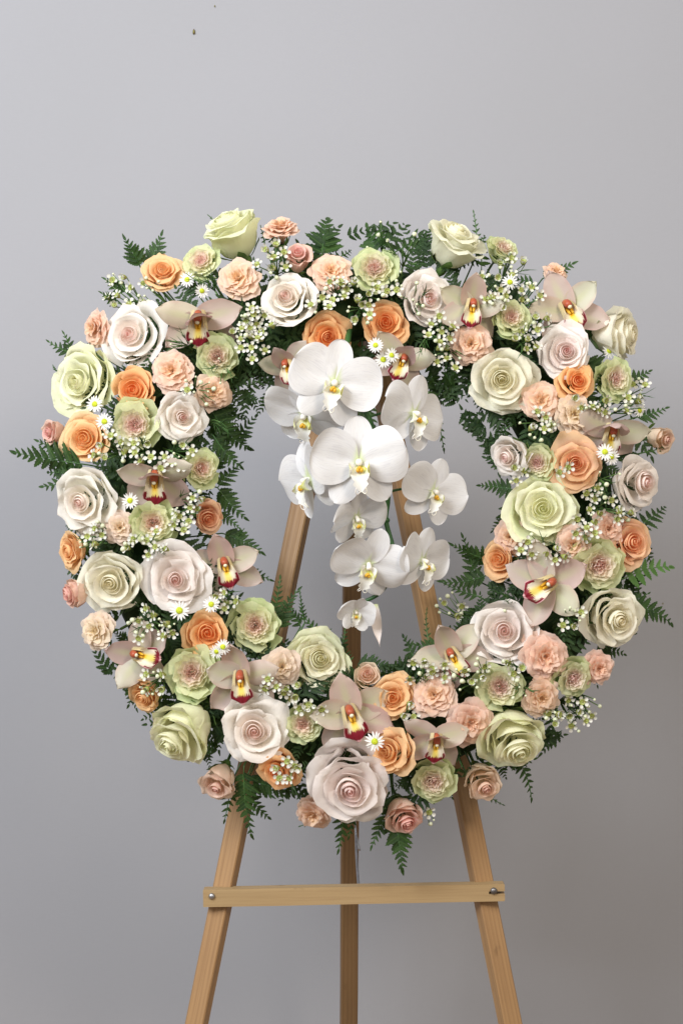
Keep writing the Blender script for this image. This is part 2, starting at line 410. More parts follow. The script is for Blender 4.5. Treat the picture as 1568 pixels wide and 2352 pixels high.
# crossbar with a slotted right end
yb = 0.075 + TILT * (1176 - 2050) * PX - 0.0155
A = W(468, 2060, yb); B = W(1157, 2046.5, yb); L = (B - A).length
ang = math.atan2(B.z - A.z, B.x - A.x); hh = 0.0099; th = 0.0085; sl0 = L - 0.0182; sh = 0.0016
outline = [(0, -hh), (L * 0.25, -hh - 0.0003), (L * 0.5, -hh), (L - 0.001, -hh), (L, -hh + 0.001), (L, -sh), (sl0, -sh), (sl0, sh), (L, sh), (L, hh - 0.001), (L - 0.001, hh), (L * 0.6, hh), (L * 0.3, hh + 0.0002), (0.001, hh), (0, hh - 0.001)]
# faces are built in three convex strips so the slot stays open
def prism(poly, y0, y1):
    n = len(poly); V = [(p, y0, q) for p, q in poly] + [(p, y1, q) for p, q in poly]
    F = [tuple(range(n)), tuple(range(2 * n - 1, n - 1, -1))] + [(i, i + n, (i + 1) % n + n, (i + 1) % n) for i in range(n)]
    return V, F
V, F = prism(outline, -th, th)
F = F[2:]                            # side walls, then the front and back as strips
n = len(outline)
strips = [(0, 1, 2, 3, 6, 7, 10, 11, 12, 13, 14), (3, 4, 5, 6), (7, 8, 9, 10)]
for s in strips:
    F.append(tuple(s)); F.append(tuple(i + n for i in reversed(s)))
cb = mesh('crossbar', [(v[1], v[2], v[0]) for v in V], F, M['pine'], smooth=False)
cbo = ob('crossbar', cb, easel)
zx = Vector((math.cos(ang), 0, math.sin(ang))); zz = Vector((-math.sin(ang), 0, math.cos(ang)))
cbo.matrix_basis = Matrix.Translation(A - easel.location) @ Matrix((Vector((0, 1, 0)), zz, zx)).transposed().to_4x4()
cbo['label'] = 'pale pine crossbar with a slot cut in its right end'
def screw(px, py, r, mat, lab):
    V, F = [], []
    prof = [(0, -0.0035), (0.55, -0.0033), (0.9, -0.0024), (1.0, -0.0012), (1.0, 0.0), (0.5, 0.0), (0.5, 0.013)]
    for (q, y) in prof:
        for k_ in range(12): V.append((q * r * math.cos(k_ * PI / 6), y, q * r * math.sin(k_ * PI / 6)))
    for j in range(len(prof) - 1):
        for k_ in range(12): F.append((j * 12 + k_, j * 12 + (k_ + 1) % 12, (j + 1) * 12 + (k_ + 1) % 12, (j + 1) * 12 + k_))
    o = ob('screw', mesh('screw', V, F, mat), easel); o.location = W(px, py, yb - th) - easel.location
    o['label'] = lab
screw(486.5, 2058, 0.0036, M['metal'], 'shiny round screw head')
screw(1133, 2046, 0.0040, M['screw_dark'], 'dark screw head in the slot')
# folding wire stay between rear leg and crossbar
p = [W(815, 1880, 0.23), W(817, 1915, 0.225), W(819, 1975, 0.14), W(824, 2045, 0.045)]
V, F = tube_geo(spline(p, 4), 0.0016, 8); o = ob('wire_stay', mesh('wire_stay', V, F, M['metal']), easel, mat4=Matrix.Translation(-easel.location))
p = [W(816, 1912, 0.222), W(820, 1930, 0.218), W(826, 1954, 0.215)]
V, F = tube_geo(spline(p, 4), 0.0015, 8); o = ob('wire_hook', mesh('wire_hook', V, F, M['metal']), easel, mat4=Matrix.Translation(-easel.location))

# ------------------------------------------------------------------ the wreath form
V, F = [], []; NA, NB = 96, 14
for i in range(NA):
    a = 2 * PI * i / NA
    for j in range(NB):
        b = 2 * PI * j / NB
        jit = 1 + 0.10 * mnoise.noise(Vector((math.cos(a) * 9, math.sin(a) * 9, b)))
        rr = RM + 88 * math.cos(b) * jit; px = RC[0] + rr * math.cos(a); py = RC[1] - rr * math.sin(a)
        c = W(px, py, 0); V.append((c.x, ybase(py) + 0.035 - 0.036 * math.sin(b) * jit, c.z))
for i in range(NA):
    for j in range(NB):
        F.append((i * NB + j, ((i + 1) % NA) * NB + j, ((i + 1) % NA) * NB + (j + 1) % NB, i * NB + (j + 1) % NB))
form = ob('wreath_form', mesh('wreath_form', V, F, M['foam']))
tag(form, 'dark green foam ring hidden under the flowers of the wreath', 'wreath form')

# ------------------------------------------------------------------ petals
def petal_geo(P, phih, az, va=0.2, vp=2.5, spiral=0.05, ra=0.0, rn=4.0, ph=0.0, ec=0.0, serr=0.0, nu=10, nv=9, bw=0.35, tip=0.0, bend=0.028):
    V, F, U = [], [], []
    for j in range(nv + 1):
        v0 = j / nv
        for i in range(nu + 1):
            u = -1 + 2 * i / nu
            ve = 1 - va * abs(u) ** vp
            if serr: ve -= serr * (i % 2) * (0.6 + 0.4 * math.sin(i * 2.3 + ph))
            v = v0 * ve
            r, z = bez(P, v)
            wf_ = bw + (1 - bw) * sm(0, 0.55, v)
            phi = az + u * phih * wf_
            r *= 1 + spiral * u
            k = v0 ** 2.2
            r += ra * (math.sin(rn * u + ph) + 0.5 * math.sin(rn * 2.1 * u + ph * 1.7)) * k
            z += 0.7 * ra * (math.sin(rn * 1.3 * u + ph * 2.3)) * k
            e = max(0.0, abs(u) - 0.3) / 0.7
            r += ec * e * e * k; z -= 0.6 * ec * e * e * k
            r += tip * math.exp(-(u / 0.28) ** 2) * v0 ** 5
            r = max(r, 0.002)
            q = Vector((r * math.cos(phi), r * math.sin(phi), z))
            nv_ = mnoise.noise_vector(q * 5.5 + Vector((ph * 3.1, az, ph))) * (bend * v0 * min(1, r * 5))
            q += nv_; V.append(tuple(q)); U.append((i / nu, v0))
    for j in range(nv):
        for i in range(nu):
            a = j * (nu + 1) + i; F.append((a, a + 1, a + nu + 2, a + nu + 1))
    return V, F, U

def rose_meshes(key, seed, mat, N=27, Rmax=0.40, zc=0.15, zout=-0.02, base=-0.46, curl=0.12, ra=0.010, open_=1.0, ec=0.07, tip=0.02, bud=0.42):
    """spiral bud in the middle, leaning middle petals, loose irregular outer petals"""
    rd = random.Random(seed); out = []
    az = rd.uniform(0, 6.28); ox, oy = rd.uniform(-0.03, 0.03), rd.uniform(-0.03, 0.03)
    sc = Rmax / 0.40
    for i in range(N):
        t = i / (N - 1); az += R(137.5) + rd.uniform(-0.25, 0.25) * (0.5 + 0.6 * t)
        if t < bud: f = t / bud; Rr = 0.012 + 0.165 * f ** 1.1
        elif t < 0.70: f = (t - bud) / (0.70 - bud); Rr = 0.190 + 0.085 * f
        else: f = (t - 0.70) / 0.30; Rr = 0.262 + 0.105 * f
        Rr *= sc * rd.uniform(0.95, 1.06) if t < 0.7 else sc * rd.uniform(0.90, 1.08)
        Z = zc + 0.05 * (1 - sm(0, 0.45, t)) + 0.02 * math.sin(PI * t) + (zout - zc) * sm(0.42, 1.05, t) + rd.uniform(-0.012, 0.012) * (1 + t)
        o = sm(0.36, 0.74, t) * open_
        c = curl * o * rd.uniform(0.55, 1.45)
        if t > 0.86: c *= rd.uniform(0.9, 1.6)
        q = sm(0.56, 0.82, t)
        zb_ = Z - 0.10 - 0.34 * t
        P0 = (0.012, base * q + zb_ * (1 - q)); P1 = (0.012 + Rr * (0.55 + 0.45 * q), (base + 0.02) * q + (Z - 0.08 - 0.20 * t) * (1 - q))
        P2 = (Rr * (1.06 - 0.20 * o), Z - 0.05 * (1 - o) + 0.05 * o)
        P3 = (Rr * (0.80 + 0.18 * o) + c, Z - 0.32 * c)
        ph = rd.uniform(0, 6.28)
        hw = R(122 - 46 * sm(0.2, 0.75, t)) * rd.uniform(0.88, 1.10)
        g = petal_geo((P0, P1, P2, P3), hw, az, va=0.05 + 0.28 * o, vp=2.7, spiral=0.14 - 0.08 * t,
                      ra=ra * (0.25 + t), rn=rd.uniform(2.2, 4.6), ph=ph, ec=ec * 0.6 * o * rd.uniform(-0.3, 1.6), nu=14, nv=11,
                      tip=tip * o * rd.uniform(-0.5, 2.2), bend=0.030 + 0.038 * o)
        k = 1 - sm(0.3, 0.9, t)
        V = [(x + ox * k, y + oy * k, z) for x, y, z in g[0]]
        out.append((mesh(key + '_petal', V, g[1], mat, g[2]), t))
    return out

def garden_meshes(key, seed, mat, N=38):
    rd = random.Random(seed); out = []; az = 0
    for i in range(N):
        t = i / (N - 1); az += R(137.5) + rd.uniform(-0.4, 0.4)
        outer = sm(0.66, 0.9, t)
        Rr = 0.010 + 0.39 * t ** 0.85 + rd.uniform(-0.008, 0.015) * (0.2 + t)
        Z = 0.15 + 0.03 * math.sin(t * 3.0) + (-0.16) * t ** 4 + rd.uniform(-0.025, 0.02)
        c = 0.10 * outer * rd.uniform(0.6, 1.4)
        q = sm(0.78, 0.94, t); P0 = (0.03, -0.36 * q + (Z - 0.17) * (1 - q)); P1 = (0.02 + Rr * (0.45 + 0.5 * q), -0.34 * q + (Z - 0.13) * (1 - q)); P2 = (Rr * (0.92 - 0.06 * outer) + 0.02 * (1 - t), Z - 0.05 * (1 - outer)); P3 = (Rr * (0.80 + 0.2 * sm(0, 0.4, t)) + c, Z - 0.2 * c)
        g = petal_geo((P0, P1, P2, P3), R(60 - 14 * t), az, va=0.10 + 0.12 * outer, vp=2.5, spiral=0.10, ra=0.016 + 0.004 * t,
                      rn=rd.uniform(4.5, 8.5), ph=rd.uniform(0, 6.28), ec=0.05 * outer, nu=14, nv=7, bw=0.4)
        out.append((mesh(key + '_petal', *g[:2], mat, g[2]), t))
    return out

def carnation_meshes(key, seed, mat, N=30):
    rd = random.Random(seed); out = []; az = 0
    for i in range(N):
        t = i / (N - 1); az += R(137.5) + rd.uniform(-0.5, 0.5)
        Rr = 0.07 + 0.42 * t ** 0.8 + rd.uniform(-0.03, 0.03)
        Z = 0.19 - 0.24 * t ** 2 + rd.uniform(-0.05, 0.04)
        q = sm(0.72, 0.95, t)
        P0 = (0.02, -0.42 * q + (Z - 0.20) * (1 - q)); P1 = (0.03 + 0.20 * Rr, -0.15 * q + (Z - 0.13) * (1 - q)); P2 = (Rr * (0.55 + 0.15 * t), Z - 0.03 + 0.05 * t); P3 = (Rr, Z - 0.05 * t)
        g = petal_geo((P0, P1, P2, P3), R(75 - 25 * t), az, va=0.16, vp=2.6, spiral=0.06, ra=0.026 * rd.uniform(0.7, 1.4),
                      rn=rd.uniform(3.5, 6.5), ph=rd.uniform(0, 6.28), serr=0.035, nu=20, nv=7, bw=0.30)
        out.append((mesh(key + '_petal', *g[:2], mat, g[2]), t))
    return out

def blade_geo(L, Wd, a=1.0, b=0.7, cup=0.1, bend=0.0, ruf=0.0, rn=6, ph=0.0, base=0.12, nu=8, nv=10, z0=0.0, tipbend=0.0, keel=0.0):
    """leaf-like blade along +Y, face +Z"""
    V, F, U = [], [], []
    for j in range(nv + 1):
        v = 1 - (1 - j / nv) ** 1.5
        w = Wd * 0.5 * max(0.0, math.sin(PI * min(1, (base + (1 - base) * v)) ** a)) ** b
        if j == nv: w = Wd * 0.02
        y = L * v; z = z0 + bend * v * v + tipbend * v ** 5
        for i in range(nu + 1):
            u = -1 + 2 * i / nu
            zz = z + cup * (u * u) * w + ruf * math.sin(rn * v * 3 + ph + u) * u * u * v - keel * abs(1 - abs(u)) * w
            # rounded end: pull the side points back near the tip
            V.append((u * w, y - 0.10 * L * (u * u) * sm(0.55, 1, v) * (1 - v * 0.2), zz)); U.append((i / nu, v))
    for j in range(nv):
        for i in range(nu):
            q = j * (nu + 1) + i; F.append((q, q + 1, q + nu + 2, q + nu + 1))
    return V, F, U
def round_geo(L, Wd, nu=10, nv=10, cup=0.1, bend=0.0, ruf=0.0, ph=0.0, p=2.2, claw=0.10, bias=0.58, twist=0.0, crease=0.0):
    """broad rounded petal (super-ellipse) with a narrow claw along +Y"""
    V, F, U = [], [], []
    for j in range(nv + 1):
        v = 1 - (1 - j / nv) ** 1.7
        vv = (v - bias) / (bias if v < bias else 1 - bias)
        w = Wd * 0.5 * max(0.0, 1 - abs(vv) ** p) ** (1 / p)
        w = max(w, claw * Wd * 0.5 * (1 - v) + 0.0005)
        for i in range(nu + 1):
            u = -1 + 2 * i / nu
            z = cup * (u * u) * w + bend * v * v + ruf * math.sin(5 * v + 2.2 * u + ph) * (0.3 + abs(u)) * v + twist * u * w * v - crease * math.exp(-(u / 0.22) ** 2) * Wd * sm(0, 0.3, v) * (1 - v)
            V.append((u * w, L * v, z)); U.append((i / nu, v))
    for j in range(nv):
        for i in range(nu):
            q = j * (nu + 1) + i; F.append((q, q + 1, q + nu + 2, q + nu + 1))
    return V, F, U

# ------------------------------------------------------------------ placing a flower
def basis(ax, az, roll=0.0):
    n2 = ax * ax + az * az
    if n2 > 0.98: f = math.sqrt(0.98 / n2); ax *= f; az *= f; n2 = 0.98
    a = Vector((ax, -math.sqrt(1 - n2), az)).normalized()
    up = Vector((0, 0, 1)) - a * a.z
    if up.length < 0.05: up = Vector((0, 1, 0)) - a * a.y
    up.normalize(); up = Matrix.Rotation(roll, 3, a) @ up
    x = up.cross(a)
    return Matrix((x, up, a)).transposed()
FLOWERS = []           # (px, py, short phrase) used for the labels of neighbours
def place(name, px, py, diam, ax, az, roll=0.0, zanchor=-0.08, up=0.0, y=None, sq=1.0):
    b = basis(ax, az, roll); s = diam * PX
    yy = ring_y(px, py, up) if y is None else y
    c = W(px, py, yy)
    root = ob(name, None)
    loc = c - (b @ Vector((0, 0, zanchor))) * s
    root.matrix_basis = Matrix.Translation(loc) @ b.to_4x4() @ Matrix.Diagonal((s * sq, s / sq, s, 1))
    return root, b, s
def local(root, p): return root.matrix_basis.inverted() @ Vector(p)

_sep_cache = {}
def calyx(root, zb, rad=0.10, n=5, ln=0.32, spread=0.55):
    key = (round(zb, 2), rad, ln, spread)
    if key not in _sep_cache:
        V, F = [], []
        prof = [(0.035, zb - 0.16), (0.09 * rad / 0.1, zb - 0.12), (0.115 * rad / 0.1, zb - 0.05), (0.10 * rad / 0.1, zb + 0.02)]
        for (q, z) in prof:
            for k in range(8): V.append((q * math.cos(k * PI / 4), q * math.sin(k * PI / 4), z))
        for j in range(3):
            for k in range(8): F.append((j * 8 + k, j * 8 + (k + 1) % 8, (j + 1) * 8 + (k + 1) % 8, (j + 1) * 8 + k))
        hip = mesh('receptacle', V, F, M['sepal'])
        g = petal_geo(((0.09, zb - 0.02), (0.16, zb - 0.01), (0.16 + spread * 0.25, zb + 0.12), (0.20 + spread * 0.3, zb + 0.06 + ln * (1 - spread))), 0.45, 0, va=0.9, vp=1.3, nu=6, nv=6, bw=0.9)
        sp = mesh('sepal', g[0], g[1], M['sepal'], g[2])
        _sep_cache[key] = (hip, sp)
    hip, sp = _sep_cache[key]
    ob('receptacle', hip, root)
    for k in range(n):
        ob('sepal', sp, root, mat4=Matrix.Rotation(2 * PI * k / n + 0.3, 4, 'Z'))
def stem_to_form(root, px, py, zb, rad):
    c = local(root, core(px, py)); p0 = Vector((0, 0, zb)); p1 = Vector((0, 0, zb - 0.35))
    V, F = tube_geo(spline([p0, p1, (p1 + c) * 0.5, c], 3), rad, 6)
    ob('stem', mesh('stem', V, F, M['stem']), root)

def grad(cols, t):
    """cols: list of (t, rgb)"""
    for (a, ca), (b, cb_) in zip(cols, cols[1:]):
        if t <= b: return mixc(ca, cb_, (t - a) / max(1e-6, b - a))
    return cols[-1][1]
COL = {
 'G': [(0, (0.95, 0.91, 0.68)), (0.5, (0.95, 0.925, 0.74)), (0.82, (0.93, 0.92, 0.72)), (1, (0.87, 0.89, 0.63))],
 'C': [(0, (0.95, 0.88, 0.64)), (0.4, (0.95, 0.915, 0.76)), (1, (0.94, 0.925, 0.80))],
 'B': [(0, (0.95, 0.66, 0.62)), (0.2, (0.95, 0.76, 0.71)), (0.42, (0.95, 0.85, 0.80)), (0.7, (0.95, 0.895, 0.845)), (1, (0.95, 0.90, 0.86))],
 'P': [(0, (0.95, 0.44, 0.17)), (0.45, (0.95, 0.49, 0.20)), (1, (0.95, 0.58, 0.29))],
 'L': [(0, (0.95, 0.58, 0.27)), (0.5, (0.95, 0.62, 0.32)), (1, (0.94, 0.68, 0.41))],
 'S': [(0, (0.94, 0.50, 0.29)), (0.5, (0.94, 0.58, 0.37)), (1, (0.94, 0.64, 0.45))],
 'K': [(0, (0.88, 0.44, 0.42)), (0.5, (0.89, 0.54, 0.49)), (1, (0.90, 0.68, 0.56))],
 'F': [(0, (0.84, 0.52, 0.46)), (0.45, (0.86, 0.62, 0.51)), (1, (0.87, 0.73, 0.58))],
 'Q': [(0, (0.92, 0.64, 0.60)), (0.25, (0.92, 0.74, 0.68)), (0.5, (0.89, 0.81, 0.67)), (0.72, (0.84, 0.83, 0.58)), (0.88, (0.75, 0.81, 0.50)), (1, (0.64, 0.75, 0.39))],
 'N': [(0, (0.92, 0.66, 0.40)), (0.35, (0.92, 0.66, 0.47)), (1, (0.92, 0.68, 0.53))],
 'NC': [(0, (0.87, 0.74, 0.50)), (0.5, (0.87, 0.74, 0.56)), (1, (0.87, 0.74, 0.60))],
 'NP': [(0, (0.90, 0.60, 0.43)), (0.5, (0.90, 0.62, 0.50)), (1, (0.90, 0.64, 0.55))],
}
def models(fn, n, key, seed, mat, **kw):
    out = []
    for i in range(n):
        r_ = random.Random(seed * 100 + i); k = dict(kw)
        for p_, lo, hi in (('curl', 0.65, 1.15), ('ra', 0.7, 1.5), ('ec', 0.6, 1.5)):
            if p_ in k: k[p_] *= r_.uniform(lo, hi)
        if 'base' in k:
            k['zc'] = k.get('zc', 0.15) + r_.uniform(-0.05, 0.06); k['zout'] = k.get('zout', -0.02) + r_.uniform(-0.03, 0.055)
            k['bud'] = r_.uniform(0.34, 0.50); k['N'] += r_.choice((-2, -1, 0, 1, 2)); k['open_'] = r_.uniform(0.75, 1.1)
        out.append(fn(key, seed * 10 + i, mat, **k))
    return out
VAR = {
 'G': models(rose_meshes, 6, 'rose', 11, M['green_rose'], N=24, ra=0.013, curl=0.125, ec=0.09, base=-0.52),
 'C': models(rose_meshes, 5, 'rose', 21, M['cream_rose'], N=23, ra=0.010, curl=0.125, ec=0.08, base=-0.50),
 'B': models(rose_meshes, 12, 'rose', 31, M['blush_rose'], N=21, ra=0.007, curl=0.14, ec=0.11, tip=0.03, base=-0.48),
 'P': models(rose_meshes, 8, 'spray_rose', 41, M['peach_rose'], N=20, ra=0.014, curl=0.13, ec=0.07, zc=0.10, base=-0.40),
 'K': models(rose_meshes, 5, 'spray_rose', 51, M['pink_rose'], N=16, ra=0.012, curl=0.09, ec=0.06, zc=0.22, zout=0.08, base=-0.50, Rmax=0.36),
 'Q': models(garden_meshes, 9, 'garden_rose', 61, M['garden_rose']),
 'N': models(carnation_meshes, 8, 'carnation', 71, M['carnation']),
}
VAR['L'] = VAR['S'] = VAR['P']; VAR['F'] = VAR['K']; VAR['NC'] = VAR['NP'] = VAR['N']

WORDS = {'G': ('large_rose', 'rose', 'pale green-white large rose', 'large roses in the wreath', 0.52, 0.095),
 'C': ('large_rose', 'rose', 'cream-white large rose', 'large roses in the wreath', 0.50, 0.095),
 'B': ('large_rose', 'rose', 'blush-white large rose', 'large roses in the wreath', 0.48, 0.095),
 'P': ('spray_rose', 'rose', 'bright orange spray rose', 'spray roses in the wreath', 0.40, 0.10),
 'L': ('spray_rose', 'rose', 'light apricot spray rose', 'spray roses in the wreath', 0.40, 0.10),
 'S': ('spray_rose', 'rose', 'salmon-peach spray rose', 'spray roses in the wreath', 0.40, 0.10),
 'K': ('spray_rose', 'rose', 'small pink spray rose', 'spray roses in the wreath', 0.50, 0.10),
 'F': ('spray_rose', 'rose', 'small cream-pink spray rose', 'spray roses in the wreath', 0.50, 0.10),
 'Q': ('garden_rose', 'rose', 'ruffled green garden rose with pink heart', 'ruffled garden roses in the wreath', 0.36, 0.10),
 'N': ('carnation', 'carnation', 'peach mini carnation', 'mini carnations in the wreath', 0.42, 0.10),
 'NC': ('carnation', 'carnation', 'cream mini carnation', 'mini carnations in the wreath', 0.42, 0.10),
 'NP': ('carnation', 'carnation', 'rosy peach mini carnation', 'mini carnations in the wreath', 0.42, 0.10)}
SHORT = {'G': 'green-white rose', 'C': 'cream rose', 'B': 'blush rose', 'P': 'orange rose', 'L': 'apricot rose', 'S': 'salmon rose', 'K': 'pink rose',
         'F': 'cream-pink rose', 'Q': 'green garden rose', 'N': 'carnation', 'NC': 'cream carnation', 'NP': 'rosy carnation', 'Y': 'striped-lip orchid'}

# kind, x, y, diameter, axis x, axis z  (layout grid of the photograph)
DATA = [
 ('G', 538, 545, 150, -0.42, 0.80), ('C', 1036, 566, 148, 0.36, 0.82), ('B', 664, 692, 130, -0.22, 0.20), ('B', 978, 686, 122, 0.30, 0.05),
 ('B', 310, 770, 152, -0.08, 0.08), ('G', 196, 872, 166, -0.50, -0.05), ('B', 420, 957, 114, 0.25, 0.0), ('C', 1155, 872, 150, 0.05, -0.22),
 ('B', 1293, 808, 136, 0.0, 0.02), ('C', 1404, 768, 140, 0.88, -0.05), ('B', 1180, 1042, 104, -0.66, -0.32), ('B', 1453, 1110, 126, 0.58, -0.08),
 ('G', 1246, 1170, 160, -0.08, 0.0), ('C', 1403, 1415, 156, 0.12, -0.08), ('B', 1156, 1451, 154, -0.05, -0.04), ('G', 1180, 1690, 156, 0.18, -0.55),
 ('B', 805, 1796, 186, 0.0, -0.10), ('B', 591, 1677, 150, 0.12, -0.10), ('G', 428, 1672, 172, -0.46, -0.56), ('G', 728, 1516, 136, 0.22, 0.0),
 ('C', 260, 1336, 150, 0.0, -0.04), ('B', 403, 1330, 142, 0.05, 0.0), ('B', 203, 1150, 156, -0.22, -0.16),
 ('L', 372, 628, 92, 0.0, 0.45), ('P', 748, 771, 104, 0.05, 0.0), ('P', 885, 742, 98, 0.0, 0.0), ('P', 308, 894, 108, 0.05, 0.05), ('L', 197, 1007, 110, -0.15, -0.05),
 ('P', 1323, 876, 86, 0.0, 0.05), ('S', 1322, 1070, 116, 0.0, 0.0), ('S', 1447, 1245, 106, 0.15, 0.0), ('L', 1147, 1288, 94, -0.25, 0.0), ('P', 475, 1457, 102, 0.0, 0.0),
 ('S', 477, 1186, 82, 0.35, -0.25), ('L', 174, 1264, 80, -0.72, -0.1), ('L', 902, 1600, 98, 0.15, 0.05), ('L', 906, 1726, 104, -0.60, 0.0), ('P', 640, 1766, 86, -0.1, -0.3), ('L', 340, 1592, 84, -0.45, -0.45),
 ('K', 683, 598, 74, 0.0, 0.55), ('K', 131, 992, 66, -0.74, 0.0), ('F', 1505, 1003, 74, 0.66, -0.2), ('F', 505, 1787, 92, -0.28, -0.6), ('F', 1107, 1794, 98, 0.18, -0.4), ('K', 925, 1867, 94, 0.15, -0.28), ('K', 190, 1358, 80, -0.85, -0.2), ('F', 842, 1556, 70, 0.1, 0.4),
 ('Q', 465, 604, 82, -0.2, 0.35), ('Q', 860, 621, 98, -0.12, 0.15), ('Q', 500, 818, 92, 0.1, -0.1), ('Q', 312, 976, 104, 0.0, 0.0), ('Q', 1147, 582, 74, 0.36, 0.52), ('Q', 1171, 731, 84, 0.08, 0.0), ('Q', 1405, 871, 90, 0.2, 0.0), ('Q', 1236, 1062, 72, -0.2, 0.0),
 ('Q', 1371, 1296, 116, 0.05, -0.05), ('Q', 352, 1200, 96, 0.05, -0.05), ('Q', 458, 1076, 84, 0.42, 0.0), ('Q', 586, 1436, 108, 0.05, 0.0), ('Q', 443, 1544, 112, 0.0, 0.0), ('Q', 696, 1661, 80, 0.0, 0.0), ('Q', 1145, 1577, 98, 0.0, 0.05), ('Q', 1311, 1555, 84, 0.3, -0.2), ('Q', 993, 1788, 94, 0.0, -0.15),
 ('N', 646, 540, 82, -0.1, 0.84), ('N', 549, 641, 94, 0.0, 0.05), ('N', 760, 627, 92, 0.05, 0.35), ('N', 236, 756, 86, -0.75, 0.0), ('N', 397, 853, 94, 0.0, 0.0), ('N', 489, 900, 80, 0.2, 0.0), ('N', 1081, 790, 90, 0.0, -0.05), ('N', 1241, 922, 88, 0.0, 0.0), ('NC', 1316, 953, 90, 0.0, 0.0),
 ('NC', 277, 1212, 72, 0.0, 0.0), ('N', 1172, 1233, 74, -0.2, 0.0), ('N', 1316, 1250, 82, 0.0, 0.0), ('NP', 1394, 1214, 80, 0.1, 0.0), ('NP', 1249, 1507, 104, 0.1, 0.0), ('NP', 1371, 1534, 74, 0.35, -0.1), ('N', 1241, 1600, 84, 0.2, 0.0), ('N', 997, 1597, 96, -0.1, 0.2), ('NP', 1079, 1658, 102, 0.05, 0.0),
 ('NC', 229, 1449, 84, -0.5, 0.0), ('NC', 648, 1532, 84, 0.0, 0.0), ('N', 722, 1862, 80, -0.2, -0.5), ('N', 1272, 632, 56, 0.3, 0.6),
]
# cymbidium: x, y, size, axis x, axis z, roll (deg), hood
CYM = [
 (456, 735, 190, 0.0, -0.34, 0, 1.0), (1083, 705, 158, 0.05, -0.10, -8, 0.3), (1303, 712, 188, 0.05, 0.05, 24, 0.0), (1402, 992, 168, 0.05, -0.40, -10, 0.8),
 (357, 1100, 184, 0.0, -0.36, 0, 1.0), (517, 1300, 170, 0.10, 0.0, 14, 0.1), (322, 1503, 164, -0.10, 0.0, 78, 0.3), (553, 1560, 172, 0.0, -0.12, 6, 0.1),
 (805, 1642, 190, 0.08, 0.0, 18, 0.1), (1000, 1702, 152, 0.05, -0.30, -6, 0.9), (1254, 1342, 186, -0.05, 0.0, -62, 0.1), (1040, 1508, 168, -0.12, 0.05, 30, 0.1),
 (664, 842, 150, -0.35, -0.15, 20, 0.6), (922, 828, 156, 0.1, -0.2, -24, 0.8)]

CLOCK = ['twelve', 'one', 'two', 'three', 'four', 'five', 'six', 'seven', 'eight', 'nine', 'ten', 'eleven']
def clock(px, py):
    _, a = polar(px, py); h = (90 - math.degrees(a)) / 30.0 % 12
    k = round(h * 2) / 2 % 12
    return ('half past ' + CLOCK[int(k)]) if k % 1 else CLOCK[int(k)] + " o'clock"
def zone(px, py):
    rho, _ = polar(px, py)
    return 'outer rim' if rho > 590 else ('inner rim' if rho < 425 else 'middle')
ALLF = [(x, y, SHORT[k], k) for (k, x, y, d, ax, az) in DATA] + [(x, y, SHORT['Y'], 'Y') for (x, y, *_r) in CYM]
def rel(px, py, q):
    dx, dy = px - q[0], py - q[1]
    if abs(dy) > abs(dx): return 'above' if dy < 0 else 'below'
    return 'left of' if dx < 0 else 'right of'
def turn(ax, az):
    if math.hypot(ax, az) < 0.3: return ''
    s = ('up' if az > 0.25 else 'down' if az < -0.25 else '')
    q = ('left' if ax < -0.25 else 'right' if ax > 0.25 else '')
    return ' turned ' + '-'.join(w for w in (s, q) if w)
USED = {}
def make_label(prefix, px, py, own=None, words=16):
    cand = sorted(((q[0] - px) ** 2 + (q[1] - py) ** 2, q) for q in ALLF)
    cand = [q for d, q in cand if d > 4 and (own is None or q[3] != own)]
    for q in cand[:8]:
        lab = '%s, %s the %s at %s' % (prefix, rel(px, py, q), q[2], clock(px, py))
        if lab not in USED and len(lab.split()) <= words:
            USED[lab] = 1; return lab
    q = cand[0]; lab = '%s on the %s near %s' % (prefix, zone(px, py), clock(px, py)); USED[lab] = 1
    return lab

rd = random.Random(5)
cnt = {}
for (k, x, y, d, ax, az) in DATA:
    nm, cat, phrase, grp, zb, srad = WORDS[k]
    i = cnt.get(k, 0); cnt[k] = i + 1
    vs = VAR[k]; ms = vs[i % len(vs)]
    ax0, az0 = ax, az
    if math.hypot(ax, az) < 0.35:
        rr_ = polar(x, y)[0]; g_ = 0.22 * (rr_ - 480) / 200
        ax += g_ * (x - RC[0]) / rr_ + rd.uniform(-0.12, 0.12); az += g_ * (RC[1] - y) / rr_ + rd.uniform(-0.10, 0.14)
    side = math.hypot(ax, az)
    root, b, s = place(nm, x, y, d * (1.07 if k in 'GCB' else 1.17), ax, az, roll=rd.uniform(0, 6.28), zanchor=-0.02 - 0.16 * sm(0.3, 0.8, side), sq=rd.uniform(0.96, 1.04))
    hue = rd.uniform(-0.02, 0.02); val = rd.uniform(0.96, 1.03)
    for (m, t) in ms:
        c = grad(COL[k], t); j = rd.uniform(0.97, 1.03)
        c = (min(0.95, c[0] * val * j), min(0.95, c[1] * val * j * (1 + hue)), min(0.95, c[2] * val * j * (1 - hue)))
        ob('petal', m, root, c)
    calyx(root, -zb, rad=0.08 if k in 'GCB' else 0.10, spread=0.5 if k[0] != 'N' else 0.15)
    stem_to_form(root, x, y, -zb - 0.12, 0.030 if k in 'GCB' else 0.035)
    tag(root, make_label(phrase + turn(ax0, az0), x, y, k), cat, grp)

